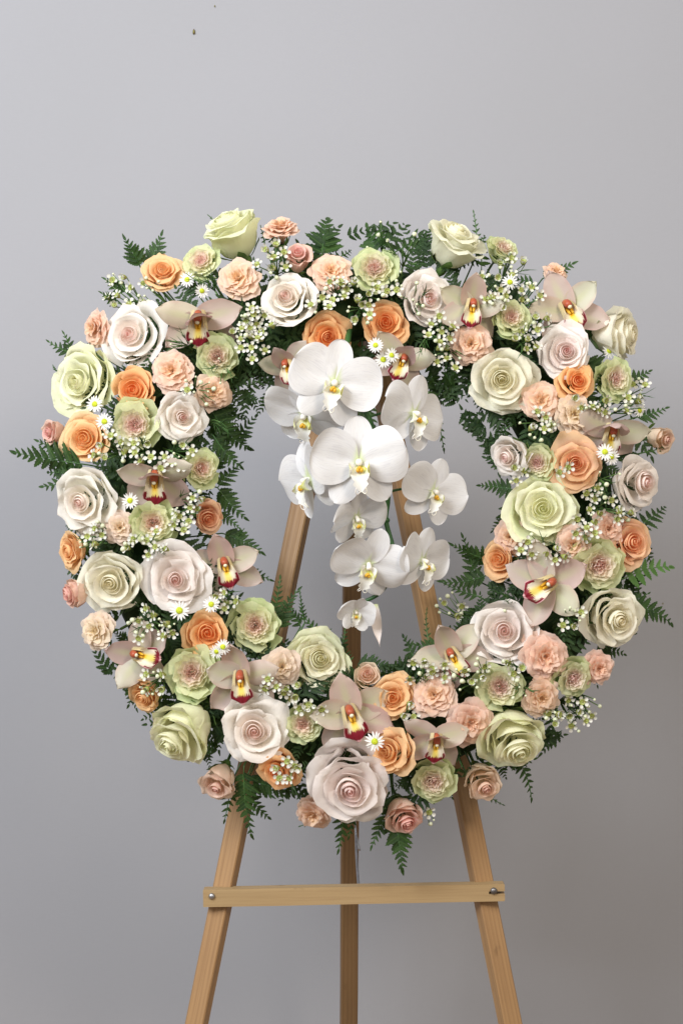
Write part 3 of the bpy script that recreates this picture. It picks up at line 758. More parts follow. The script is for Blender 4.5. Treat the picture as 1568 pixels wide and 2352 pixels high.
# ------------------------------------------------------------------ cymbidiums
def mk(name, g, mat): return mesh(name, g[0], g[1], mat, g[2])
cy_t = [mk('tepal', blade_geo(0.52, 0.37, a=0.88, b=0.46, cup=c, bend=bd, ruf=0.012, ph=p, base=0.16, tipbend=tb), M['cym'])
        for (c, bd, p, tb) in ((0.22, 0.03, 0, -0.03), (0.30, 0.10, 1.3, -0.05), (0.18, -0.05, 2.2, 0.04), (0.34, 0.05, 3.1, 0.05))]
cy_p = [mk('petal', blade_geo(0.52, 0.35, a=0.92, b=0.46, cup=c, bend=bd, ruf=0.014, ph=p, base=0.14, tipbend=tb), M['cym'])
        for (c, bd, p, tb) in ((0.25, 0.06, 0.5, -0.06), (-0.20, 0.12, 1.9, -0.08), (0.22, 0.02, 2.6, 0.02))]
def lip_geo():
    """mid lobe: tongue that runs forward then turns down, wider at the end"""
    V, F, U = [], [], []; nu, nv = 14, 12
    for j in range(nv + 1):
        v = j / nv
        y, z = bez(((0.0, 0.03), (-0.06, 0.14), (-0.14, 0.22), (-0.30, 0.16)), v)
        w = 0.075 + 0.055 * sm(0.1, 0.75, v); w *= 1 - 0.75 * sm(0.80, 1.0, v) ** 1.6
        for i in range(nu + 1):
            u = -1 + 2 * i / nu
            fr = 0.012 * math.sin(9 * u + 3 * v) * sm(0.5, 0.9, v) * (0.3 + abs(u))
            V.append((u * w, y + 0.02 * u * u * sm(.6, 1, v) + fr * 0.4, z + 0.10 * (u * u) * (1 - sm(0.35, 0.8, v)) - 0.035 * u * u * sm(0.6, 1, v) + fr)); U.append((i / nu, v))
    for j in range(nv):
        for i in range(nu):
            q = j * (nu + 1) + i; F.append((q, q + 1, q + nu + 2, q + nu + 1))
    return V, F, U
cy_lip = mk('lip', lip_geo(), M['lip'])
def side_lobe(sgn):
    V, F, U = [], [], []; nu, nv = 6, 8
    for j in range(nv + 1):
        v = j / nv
        for i in range(nu + 1):
            u = i / nu
            y = 0.05 - 0.17 * v; zz = 0.02 + 0.15 * v * (1 - 0.15 * v) + 0.02 * u
            hgt = 0.082 * math.sin(PI * min(1, 0.15 + 0.85 * v)) ** 0.6
            x = 0.066 + 0.030 * v + 0.022 * math.sin(u * PI) - 0.032 * u
            V.append((sgn * x, y + hgt * u * 0.75, zz + hgt * u * 0.7)); U.append((u, v))
    for j in range(nv):
        for i in range(nu):
            q = j * (nu + 1) + i; F.append((q, q + 1, q + nu + 2, q + nu + 1))
    return V, F, U
cy_side = [mk('side_lobe', side_lobe(s), M['sidelobe']) for s in (-1, 1)]
g = tube_geo(spline([(0, 0.02, 0), (0, 0.045, 0.08), (0, 0.035, 0.16), (0, -0.005, 0.215)], 4), [0.030, 0.033, 0.036, 0.038, 0.040, 0.042, 0.043, 0.043, 0.044, 0.044, 0.042, 0.036, 0.020], 10)
cy_col = mesh('column', *g, M['column'])
cy_anther = mesh('anther_cap', *sphere_geo((0, -0.016, 0.222), 0.024, 0.020, 0.020), M['anther'])
g = join([tube_geo(spline([(s * 0.018, 0.0, 0.07), (s * 0.020, -0.035, 0.13), (s * 0.016, -0.085, 0.175)], 3), [0.010, 0.015, 0.018, 0.018, 0.017, 0.014, 0.008], 6) for s in (-1, 1)])
cy_keel = mesh('keel', *g, M['keel'])
base_c = (0.64, 0.55, 0.47); pink_c = (0.54, 0.36, 0.34); cream_c = (0.66, 0.62, 0.48)
rd = random.Random(17)
for n_, (x, y, d, ax, az, roll, hood) in enumerate(CYM):
    root, b, s = place('cymbidium_orchid', x, y, d, ax, az, R(roll), zanchor=0.08, up=0.012)
    def tp(meshes, ang, tiltf, col, i, nm):
        m4 = Matrix.Rotation(R(ang - 90), 4, 'Z') @ Matrix.Rotation(tiltf + rd.uniform(-0.12, 0.12), 4, 'X') @ Matrix.Translation((0, 0.03, 0)) @ Matrix.Rotation(rd.uniform(-0.32, 0.32), 4, 'Y') @ Matrix.Diagonal((rd.uniform(0.88, 1.1), rd.uniform(0.90, 1.06), rd.uniform(0.6, 1.6), 1))
        ob(nm, meshes[i % len(meshes)], root, tuple(q * rd.uniform(0.95, 1.04) for q in col), m4)
    tp(cy_t, 90 + rd.uniform(-6, 6), 0.10 + 1.05 * hood, mixc(base_c, pink_c, 0.35 + 0.6 * hood), n_, 'sepal')
    tp(cy_p, 18 + rd.uniform(-8, 12), 0.10 + rd.uniform(-0.1, 0.2), mixc(base_c, cream_c, rd.uniform(0.2, 0.9)), n_, 'petal')
    tp(cy_p, 162 + rd.uniform(-12, 8), 0.10 + rd.uniform(-0.1, 0.2), mixc(base_c, cream_c, rd.uniform(0.2, 0.9)), n_ + 1, 'petal')
    tp(cy_t, -42 + rd.uniform(-8, 8), -0.06 + rd.uniform(-0.12, 0.1), mixc(base_c, pink_c, rd.uniform(0.1, 0.45)), n_ + 1, 'sepal')
    tp(cy_t, -138 + rd.uniform(-8, 8), -0.06 + rd.uniform(-0.12, 0.1), mixc(base_c, pink_c, rd.uniform(0.1, 0.45)), n_ + 2, 'sepal')
    SC = Matrix.Translation((0, 0.03, 0)) @ Matrix.Scale(1.16, 4)
    for nm_, m_ in (('lip', cy_lip), ('side_lobe', cy_side[0]), ('side_lobe', cy_side[1]), ('column', cy_col), ('anther_cap', cy_anther), ('keel', cy_keel)): ob(nm_, m_, root, mat4=SC)
    c = local(root, core(x, y)); V, F = tube_geo(spline([(0, 0.02, 0.02), (0, 0.0, -0.15), tuple(c * 0.5), tuple(c)], 3), 0.03, 6)
    ob('stem', mesh('stem', V, F, M['stem']), root)
    ph = 'pale cymbidium orchid with dark red lip'
    if hood > 0.7: ph = 'hooded cymbidium orchid with dark red lip'
    if abs(roll) > 50: ph = 'sideways cymbidium orchid with red-edged lip'
    tag(root, make_label(ph, x, y, 'Y'), 'orchid', 'cymbidium orchids in the wreath')

# ------------------------------------------------------------------ moth orchid spray
ph_pet = [mk('petal', round_geo(0.50, 0.59, nu=14, nv=18, cup=c, bend=bd, ruf=0.022, ph=p, p=2.1, claw=0.12, bias=0.60, twist=tw, crease=0.055), M['phal'])
          for (c, bd, p, tw) in ((0.10, 0.02, 0, 0.05), (-0.14, 0.03, 1.7, -0.06), (0.05, -0.06, 3.0, 0.1), (-0.2, 0.06, 4.4, 0.0))]
ph_sep = [mk('sepal', round_geo(0.47, 0.31, nu=8, nv=14, crease=0.04, cup=c, bend=bd, ruf=0.010, ph=p, p=2.0, claw=0.2, bias=0.55), M['phal'])
          for (c, bd, p) in ((0.12, -0.02, 0), (0.20, -0.06, 2), (-0.1, 0.03, 4))]
def ph_side(sgn):
    V, F, U = [], [], []; nu, nv = 6, 6
    for j in range(nv + 1):
        v = j / nv
        for i in range(nu + 1):
            u = -1 + 2 * i / nu; w = 0.055 * math.sin(PI * (0.12 + 0.83 * v)) ** 0.6
            V.append((sgn * (0.025 + 0.055 * math.sin(v * 2.4)), -0.045 - 0.02 * v + u * w, 0.04 + 0.13 * v - 0.03 * u * u)); U.append(((u + 1) / 2, 1 - v))
    for j in range(nv):
        for i in range(nu):
            q = j * (nu + 1) + i; F.append((q, q + 1, q + nu + 2, q + nu + 1))
    return V, F, U
ph_sides = [mk('side_lobe', ph_side(s), M['phallip']) for s in (-1, 1)]
def ph_mid():
    V, F, U = [], [], []; nu, nv = 6, 10
    for j in range(nv + 1):
        v = j / nv; y, z = bez(((-0.03, 0.03), (-0.08, 0.10), (-0.13, 0.14), (-0.24, 0.10)), v)
        w = 0.030 + 0.045 * math.sin(PI * min(1, v * 1.25)) if v < 0.8 else 0.062 * (1 - v) / 0.2 * 0.9 + 0.006
        for i in range(nu + 1):
            u = -1 + 2 * i / nu; V.append((u * w, y, z + 0.4 * u * u * w)); U.append((i / nu, v))
    for j in range(nv):
        for i in range(nu):
            q = j * (nu + 1) + i; F.append((q, q + 1, q + nu + 2, q + nu + 1))
    return V, F, U
ph_midm = mk('lip', ph_mid(), M['phallip'])
ph_call = mesh('callus', *join([sphere_geo((sx * 0.014, -0.068, 0.115), 0.016, 0.022, 0.018) for sx in (-1, 1)] + [sphere_geo((0, -0.052, 0.115), 0.018, 0.016, 0.02)]), M['keel'])
ph_colm = mesh('blossom', *tube_geo(spline([(0, 0.01, -0.02), (0, 0.005, 0.05), (0, -0.015, 0.115)], 4), [0.026, 0.027, 0.028, 0.030, 0.032, 0.034, 0.036, 0.034, 0.020], 10), M['phalcol'])
ph_ten = [mesh('tendril', *tube_geo(spline([(s * 0.008, -0.235, 0.102), (s * 0.030, -0.255, 0.11), (s * 0.045, -0.235, 0.13), (s * 0.035, -0.205, 0.14)], 4), 0.004, 5), M['phalcol']) for s in (-1, 1)]
# x, y, size, axis x, axis z, roll, depth offset, openness, angles
PH = [
 (768, 880, 214, 0.05, 0.02, -14, -0.115, 1.0), (700, 948, 200, -0.22, -0.62, -4, -0.078, 1.0), (950, 950, 190, 0.56, -0.05, -14, -0.085, 1.0),
 (824, 1062, 224, 0.0, 0.03, 4, -0.112, 1.0), (710, 1102, 204, -0.80, -0.14, 16, -0.070, 1.0), (996, 1130, 168, 0.42, -0.02, -22, -0.064, 1.0),
 (818, 1188, 148, 0.34, -0.52, 6, -0.082, 0.85), (846, 1296, 184, 0.10, -0.44, -16, -0.078, 1.0), (970, 1288, 166, 0.66, -0.10, -14, -0.060, 1.0),
 (816, 1404, 104, 0.25, -0.35, -8, -0.058, 0.45)]
spray = ob('orchid_spray', None); spray.location = core(800, 720)
tag(spray, 'cascading spray of white moth orchids hanging in the wreath opening', 'orchid spray')
T0 = Matrix.Translation(-spray.location)
ws = [core(812, 720), W(800, 770, -0.012), W(790, 850, -0.065), W(832, 930, -0.085), W(868, 1020, -0.075), W(890, 1130, -0.05), W(886, 1195, -0.048), W(903, 1265, -0.05), W(899, 1320, -0.052), W(872, 1362, -0.053), W(835, 1382, -0.052)]
sp = spline(ws, 6); tubes = [tube_geo(sp, [0.0037 - 0.0015 * i / len(sp) for i in range(len(sp))], 8)]
for q in (5, 6, 7): tubes.append(sphere_geo(tuple(ws[q]), 0.0046, 0.0046, 0.0036))
names_ph = ['topmost', 'upper left, turned down', 'upper right, turned right', 'large central', 'left, turned left', 'right, beside the easel leg', 'small middle', 'lower middle', 'lower right', 'half-open bottom']
rd = random.Random(23)
for n_, (x, y, d, ax, az, roll, yo, op) in enumerate(PH):
    b = basis(ax, az, R(roll)); s = d * 0.95 * PX; c = W(x, y, ybase(y) * 0.6 + yo)
    bl = ob('blossom', ph_colm, spray, mat4=T0 @ Matrix.Translation(c) @ b.to_4x4() @ Matrix.Scale(s, 4))
    bl['label'] = 'white moth orchid blossom, ' + names_ph[n_]
    cl = (1 - op) * 1.1
    def tp(meshes, ang, tilt, i, nm):
        m4 = Matrix.Rotation(R(ang - 90), 4, 'Z') @ Matrix.Rotation(tilt + cl, 4, 'X') @ Matrix.Translation((0, 0.015, 0)) @ Matrix.Rotation(rd.uniform(-0.12, 0.12), 4, 'Y')
        f = rd.uniform(0.985, 1.0); ob(nm, meshes[i % len(meshes)], bl, (0.76 * f, 0.76 * f, 0.77 * f), m4)
    tp(ph_sep, 90 + rd.uniform(-5, 5), -0.06, n_, 'sepal')
    tp(ph_sep, -52 + rd.uniform(-6, 6), -0.10, n_ + 1, 'sepal'); tp(ph_sep, -128 + rd.uniform(-6, 6), -0.10, n_ + 2, 'sepal')
    tp(ph_pet, 12 + rd.uniform(-6, 6), 0.04 + rd.uniform(-0.1, 0.15), n_, 'petal'); tp(ph_pet, 168 + rd.uniform(-6, 6), 0.04 + rd.uniform(-0.1, 0.15), n_ + 1, 'petal')
    SC = Matrix.Scale(1.3, 4)
    for nm_, m_ in (('lip', ph_midm), ('side_lobe', ph_sides[0]), ('side_lobe', ph_sides[1]), ('callus', ph_call), ('tendril', ph_ten[0]), ('tendril', ph_ten[1])): ob(nm_, m_, bl, mat4=SC)
    near = min(sp[8:], key=lambda q: (q - c).length + (0.03 if q.z < c.z - 0.005 else 0)); back = c - b @ Vector((0, 0, 0.16)) * s
    tubes.append(tube_geo(spline([near, (near + back) * 0.5 + Vector((0, 0.004, 0.004)), back, c], 4), 0.0015, 6))
V, F = join(tubes)
so = ob('stem', mesh('stem', V, F, M['orchid_stem']), spray, mat4=T0)
# the drooping outer sepal of the half-open bottom blossom
g = blade_geo(0.048, 0.012, a=0.8, b=0.8, cup=0.4, bend=0.006, base=0.15)
hs = ob('drooping_sepal', mk('drooping_sepal', g, M['phal']), spray, (0.80, 0.72, 0.68))
hs.matrix_basis = T0 @ Matrix.Translation(W(858, 1388, -0.056)) @ Matrix.Rotation(R(180 - 8), 4, 'Y') @ Matrix.Rotation(R(90), 4, 'X')

# ------------------------------------------------------------------ daisies
DAISY = [(430, 642, 40, -0.1, 0.1), (464, 668, 36, 0.3, -0.2), (218, 928, 42, -0.2, 0.0), (240, 968, 42, 0.0, 0.0), (299, 1150, 40, 0.0, 0.0), (412, 1402, 48, 0.0, 0.0),
 (485, 1388, 40, 0.1, 0.1), (512, 1486, 38, 0.0, 0.1), (497, 1497, 34, -0.3, -0.3), (860, 1703, 46, 0.0, 0.1), (862, 793, 38, 0.0, 0.1), (880, 826, 42, 0.0, 0.0), (899, 816, 38, 0.4, 0.2),
 (1068, 590, 40, 0.1, 0.1), (1170, 648, 40, 0.0, 0.0), (1398, 806, 40, 0.35, 0.2), (1388, 1038, 42, 0.0, 0.1), (1403, 1049, 40, 0.3, -0.1), (1468, 943, 38, 0.5, 0.1)]
dy_ray = [mk('ray_petal', blade_geo(0.40, 0.115, a=0.75, b=0.45, cup=c, bend=bd, base=0.2, nu=4, nv=6), M['daisy']) for (c, bd) in ((0.3, 0.02), (0.4, -0.05), (0.2, 0.08))]
V, F = sphere_geo((0, 0, 0.0), 0.165, 0.165, 0.085, 14, 8)
V = [(a * (1 + 0.06 * math.sin(31 * b_ + 17 * a)), b_, c_ + 0.02 * math.sin(60 * a) * math.cos(60 * b_)) for (a, b_, c_) in V]
dy_disc = mesh('disc', V, F, M['disc'])
rd = random.Random(3)
for (x, y, d, ax, az) in DAISY:
    root, b, s = place('daisy', x, y, d, ax, az, rd.uniform(0, 6), zanchor=0, up=0.0 if polar(x, y)[0] > 640 else 0.030)
    nr = rd.choice((14, 15, 16, 17))
    for q in range(nr):
        ob('ray_petal', dy_ray[rd.randrange(3)], root, (0.86, 0.86, 0.86), Matrix.Rotation(2 * PI * q / nr + rd.uniform(-0.08, 0.08), 4, 'Z') @ Matrix.Translation((0, 0.11, 0)) @ Matrix.Rotation(rd.uniform(-0.22, 0.12), 4, 'X'))
    ob('disc', dy_disc, root)
    c = local(root, core(x, y)); V, F = tube_geo(spline([(0, 0, -0.02), (0, 0, -0.5), tuple(c * 0.5), tuple(c)], 3), 0.045, 5)
    ob('stem', mesh('stem', V, F, M['stem']), root)
    tag(root, make_label('small white daisy with yellow-green centre', x, y), 'daisy', 'white daisies in the wreath')

# ------------------------------------------------------------------ waxflower sprigs
wx_pet = [mk('petal', round_geo(0.26, 0.27, nu=5, nv=5, cup=0.5, bend=0.03 + 0.03 * k, p=2.2, claw=0.3, bias=0.55), M['wax']) for k in range(3)]
V, F = [], []
prof = [(0.0, 0.01), (0.10, 0.015), (0.165, 0.06), (0.215, 0.085), (0.225, 0.04), (0.19, -0.10), (0.10, -0.26), (0.04, -0.33)]
for (q, z) in prof:
    for k_ in range(10): V.append((q * math.cos(k_ * PI / 5), q * math.sin(k_ * PI / 5), z))
for j in range(len(prof) - 1):
    for k_ in range(10): F.append((j * 10 + k_, j * 10 + (k_ + 1) % 10, (j + 1) * 10 + (k_ + 1) % 10, (j + 1) * 10 + k_))
o_ = len(V); V2, F2 = sphere_geo((0, 0, 0.04), 0.05, 0.05, 0.05, 6, 4); V += V2; F += [tuple(i + o_ for i in f) for f in F2]
wx_cup = mesh('blossom', V, F, M['cup'])
V, F = sphere_geo((0, 0, 0.0), 0.20, 0.20, 0.20, 9, 7); V = [(a * (1 - 0.9 * max(0, -c)), b_ * (1 - 0.9 * max(0, -c)), c * (1.5 if c < 0 else 0.9)) for a, b_, c in V]
wx_bud = mesh('bud', V, F, M['bud'])
nd_m = []
for bd in (0.10, -0.06, 0.2):
    V, F = [], []
    for j in range(5):
        v = j / 4; w = 0.030 * (1 - v ** 3) + 0.003
        for k_ in range(3): V.append((w * math.cos(k_ * 2.094), v, bd * v * v + w * math.sin(k_ * 2.094)))
    for j in range(4):
        for k_ in range(3): F.append((j * 3 + k_, j * 3 + (k_ + 1) % 3, j * 3 + 3 + (k_ + 1) % 3, j * 3 + 3 + k_))
    nd_m.append(mesh('needle_leaf', V, F, M['needle']))

# x, y, radius, blossoms, buds, needles, depth lift
WAX = [(285, 668, 42, 7, 4, 10), (626, 597, 38, 7, 3, 6), (340, 692, 24, 2, 5, 10), (562, 715, 26, 2, 5, 8), (598, 742, 36, 6, 1, 5), (578, 800, 32, 7, 1, 5), (768, 672, 34, 4, 4, 10), (842, 676, 30, 4, 3, 8), (832, 716, 30, 3, 4, 12),
 (1008, 752, 36, 7, 2, 10), (1018, 828, 34, 5, 3, 14), (1122, 655, 36, 4, 7, 12), (1176, 604, 30, 4, 6, 8), (1216, 678, 26, 4, 4, 8), (1208, 776, 34, 6, 2, 6), (1338, 925, 26, 3, 1, 4), (1392, 928, 26, 3, 1, 6), (1232, 976, 36, 4, 8, 10), (1462, 902, 30, 4, 3, 6),
 (1388, 1166, 36, 5, 2, 10), (1345, 1206, 32, 6, 1, 6), (1188, 1090, 22, 3, 1, 5), (1222, 1258, 28, 4, 1, 6), (1272, 1272, 26, 4, 0, 5), (250, 1035, 38, 6, 3, 8), (330, 1038, 32, 5, 2, 10), (418, 1045, 32, 4, 4, 12), (424, 1188, 34, 6, 3, 8), (352, 1248, 32, 5, 2, 10), (228, 1228, 30, 4, 2, 8),
 (330, 1432, 38, 5, 8, 10), (520, 1382, 30, 5, 0, 14), (352, 1572, 32, 4, 7, 10), (668, 1588, 26, 5, 0, 5), (690, 1618, 22, 4, 0, 4), (660, 1772, 28, 6, 0, 10), (962, 1543, 34, 5, 3, 14), (1072, 1556, 32, 2, 9, 12), (1180, 1526, 24, 3, 1, 6), (1034, 1392, 34, 3, 7, 12), (1312, 1422, 28, 3, 5, 10),
 (1318, 1640, 38, 7, 4, 10), (930, 1636, 24, 3, 1, 12), (1352, 1620, 28, 2, 6, 8), (984, 1866, 26, 1, 4, 8), (205, 1252, 22, 0, 5, 8), (455, 900, 36, 1, 9, 14), (420, 780, 34, 0, 2, 22), (520, 850, 30, 0, 2, 18), (980, 790, 36, 0, 2, 24), (1390, 1100, 40, 0, 5, 22), (955, 690, 40, 0, 6, 18), (505, 985, 26, 0, 0, 18), (930, 580, 44, 0, 3, 30), (1150, 1375, 30, 0, 1, 20), (1470, 1400, 26, 0, 0, 12), (882, 545, 40, 0, 4, 20), (1205, 1590, 30, 0, 4, 14), (470, 630, 26, 0, 1, 16), (735, 1640, 20, 1, 1, 8), (802, 648, 22, 3, 3, 6), (735, 700, 22, 3, 2, 6), (1148, 690, 24, 3, 3, 6), (1240, 738, 18, 3, 1, 4), (1452, 930, 24, 3, 2, 6), (1362, 1135, 24, 3, 2, 6), (1430, 1178, 22, 3, 2, 6), (1100, 1535, 22, 2, 4, 6), (1012, 1545, 22, 3, 2, 6), (388, 1062, 24, 3, 3, 6), (300, 1246, 22, 3, 2, 6), (446, 1150, 22, 3, 3, 6), (385, 1446, 22, 3, 4, 6), (620, 1572, 20, 3, 1, 4), (1270, 1650, 24, 3, 3, 8), (545, 770, 20, 3, 2, 4), (345, 655, 20, 2, 4, 6), (900, 665, 22, 2, 3, 10), (1290, 1080, 16, 2, 1, 4), (1255, 975, 18, 2, 3, 4)]
rd = random.Random(99)
for n_, (x, y, r, nb, nbud, nn) in enumerate(WAX):
    lift = 0.022 if polar(x, y)[0] < 640 else 0.006
    yy = ring_y(x, y, lift)
    c = W(x, y, yy); cr = core(x, y)
    root = ob('waxflower_sprig', None); root.location = cr
    T = Matrix.Translation(-cr)
    ax0 = (x - RC[0]) / 700; az0 = (RC[1] - y) / 700
    mid = cr.lerp(c, 0.72); tubes = [tube_geo([cr, cr.lerp(mid, 0.5), mid], [0.0016, 0.0014, 0.0012], 5)]
    pts = []
    def spot(rr):
        a = rd.uniform(0, 6.28); q = r * math.sqrt(rd.uniform(0.0, 1.0)) * rr
        qx, qy = x + q * math.cos(a), y + q * math.sin(a) * 0.95
        return qx, qy
    def free(md, rr=1.0):
        for _ in range(30):
            qx, qy = spot(rr)
            if all((qx - u) ** 2 + (qy - v) ** 2 > md * md for u, v in pts): break
        pts.append((qx, qy)); return qx, qy
    for q in range(nb):
        qx, qy = free(22); p = W(qx, qy, yy + rd.uniform(-0.008, 0.006))
        b = basis(ax0 * 0.5 + rd.uniform(-0.45, 0.45), az0 * 0.4 + rd.uniform(-0.45, 0.45), rd.uniform(0, 6)); s = rd.uniform(29, 36) * PX
        bl = ob('blossom', wx_cup, root, mat4=T @ Matrix.Translation(p) @ b.to_4x4() @ Matrix.Scale(s, 4))
        closed = rd.random() < 0.2
        for k_ in range(5):
            ob('petal', wx_pet[rd.randrange(3)], bl, (0.74, 0.73, 0.69), Matrix.Rotation(2 * PI * k_ / 5 + rd.uniform(-0.06, 0.06), 4, 'Z') @ Matrix.Translation((0, 0.20, 0.07)) @ Matrix.Rotation(rd.uniform(-0.2, 0.3) + (0.9 if closed else 0), 4, 'X'))
        e = p - b @ Vector((0, 0, 0.30)) * s
        tubes.append(tube_geo([mid, mid.lerp(e, 0.6) + Vector((0, 0.003, 0)), e], [0.0009, 0.0008, 0.0007], 4))
    for q in range(nbud):
        qx, qy = free(9, 1.15); p = W(qx, qy, yy + rd.uniform(-0.012, 0.002))
        b = basis(rd.uniform(-0.8, 0.8), rd.uniform(-0.7, 0.7), 0); s = rd.choice((11, 14, 17, 21, 25)) * PX
        ob('bud', wx_bud, root, mat4=T @ Matrix.Translation(p) @ b.to_4x4() @ Matrix.Scale(s * 1.15, 4))
        e = p - b @ Vector((0, 0, 0.2)) * s
        tubes.append(tube_geo([mid, mid.lerp(e, 0.6) + Vector((0, 0.003, 0)), e], [0.0008, 0.0007, 0.0005], 4))
    # needle-leaf twigs
    nt = max(1, nn // 7)
    for q in range(nt):
        qx, qy = spot(1.2); tipp = W(qx + (x - RC[0]) * 0.02, qy - 4, yy + rd.uniform(-0.006, 0.01))
        tubes.append(tube_geo([mid, mid.lerp(tipp, 0.5) + Vector((0, 0.002, 0.002)), tipp], [0.0009, 0.0008, 0.0005], 4))
        dr = (tipp - mid)
        for k_ in range(nn // nt):
            f = 0.25 + 0.75 * k_ / max(1, nn // nt - 1)
            p = mid + dr * f
            dn = (dr.normalized() + Vector((rd.uniform(-1, 1), rd.uniform(-0.7, 0.3), rd.uniform(-1, 1))) * 0.75).normalized()
            zz = Vector((0, -1, 0)) - dn * dn.dot(Vector((0, -1, 0))); zz = zz.normalized() if zz.length > 0.01 else Vector((0, 0, 1))
            xx = dn.cross(zz); ln = rd.uniform(0.010, 0.019)
            m3 = Matrix((xx, dn, zz)).transposed().to_4x4() @ Matrix.Scale(ln, 4)
            ob('needle_leaf', nd_m[rd.randrange(3)], root, mat4=T @ Matrix.Translation(p) @ m3)
    V, F = join(tubes); ob('stem', mesh('stem', V, F, M['stem']), root, mat4=T)
    ph = 'white waxflower sprig' if nb > 2 else ('waxflower sprig with round white buds' if nbud > 2 else 'needle-leaved green waxflower sprig')
    tag(root, make_label(ph, x, y), 'waxflower', 'waxflower sprigs in the wreath')

# ------------------------------------------------------------------ ferns
def leaflet_geo(teeth=5, wid=0.26, seed=0, drop=0.0):
    rr = random.Random(seed); V, U, F = [], [], []
    n = teeth * 2 + 1
    for j in range(n + 1):
        v = j / n; w = wid * math.sin(PI * (0.16 + 0.84 * v) ** 0.66) ** 0.80
        if j == n: w = 0.004
        tooth = 1.0 if j % 2 else 0.74
        z = -drop * v * v
        for sgn in (-1, 0, 1):
            if sgn == 0: V.append((0, v, z)); U.append((0.5, v))
            else:
                ww = w * tooth * rr.uniform(0.92, 1.08)
                V.append((sgn * ww, min(1.0, v + (0.05 if j % 2 else -0.005)), z + ww * 0.28 + rr.uniform(-0.008, 0.008))); U.append((0.5 + 0.5 * sgn * ww / wid, v))
    for j in range(n):
        a = j * 3
        F += [(a, a + 1, a + 4, a + 3), (a + 1, a + 2, a + 5, a + 4)]
    return V, F, U
LF = [leaflet_geo(5, 0.23, 1, 0.12), leaflet_geo(4, 0.25, 2, 0.04), leaflet_geo(6, 0.22, 3, 0.20), leaflet_geo(5, 0.24, 4, 0.08)]
LFM = [mk('leaflet', g, M['fern']) for g in LF]
LFY = [mk('leaflet', g, M['fern_young']) for g in LF]
def frond_pose(a, b_, seed, npair, wide, bow=0.08):
    """rachis points and leaflet matrices of a frond from a to b_ (world)"""
    rr = random.Random(seed); d = b_ - a; L = d.length; t = d.normalized()
    nrm = Vector((0, -1, 0)) - t * t.dot(Vector((0, -1, 0))); nrm.normalize()
    nrm = (Matrix.Rotation(rr.uniform(-0.5, 0.5), 3, t) @ nrm); side = t.cross(nrm)
    bw = rr.uniform(-bow, bow) * L; dr = rr.uniform(0.0, 0.10) * L
    pt = lambda s: a + d * s + side * (bw * 4 * s * (1 - s)) + nrm * (dr * 4 * s * (1 - s))
    rach = [pt(s / 8) for s in range(9)]
    mats = []
    for k in range(npair):
        s = 0.10 + 0.86 * k / npair; prof = (1 - s * 0.86) * (0.75 + 0.25 * sm(0, 0.25, s)); ln = L * wide * prof * rr.uniform(0.9, 1.1)
        for sg in (-1, 1):
            an = R(62 - 22 * s) * sg + rr.uniform(-0.10, 0.10)
            dirv = t * math.cos(an) + side * math.sin(an)
            dirv = (dirv + nrm * rr.uniform(-0.22, 0.12)).normalized()
            nn = (nrm - dirv * nrm.dot(dirv)).normalized(); xx = dirv.cross(nn)
            p = pt(min(1, s + (0.02 if sg > 0 else 0)))
            mats.append((Matrix.Translation(p) @ Matrix((xx, dirv, nn)).transposed().to_4x4() @ Matrix.Scale(ln, 4), rr.randrange(4)))
    tt = (pt(1) - pt(0.92)).normalized(); nn = (nrm - tt * nrm.dot(tt)).normalized(); xx = tt.cross(nn)
    mats.append((Matrix.Translation(pt(0.93)) @ Matrix((xx, tt, nn)).transposed().to_4x4() @ Matrix.Scale(L * wide * 0.42, 4), 2))
    return rach, mats
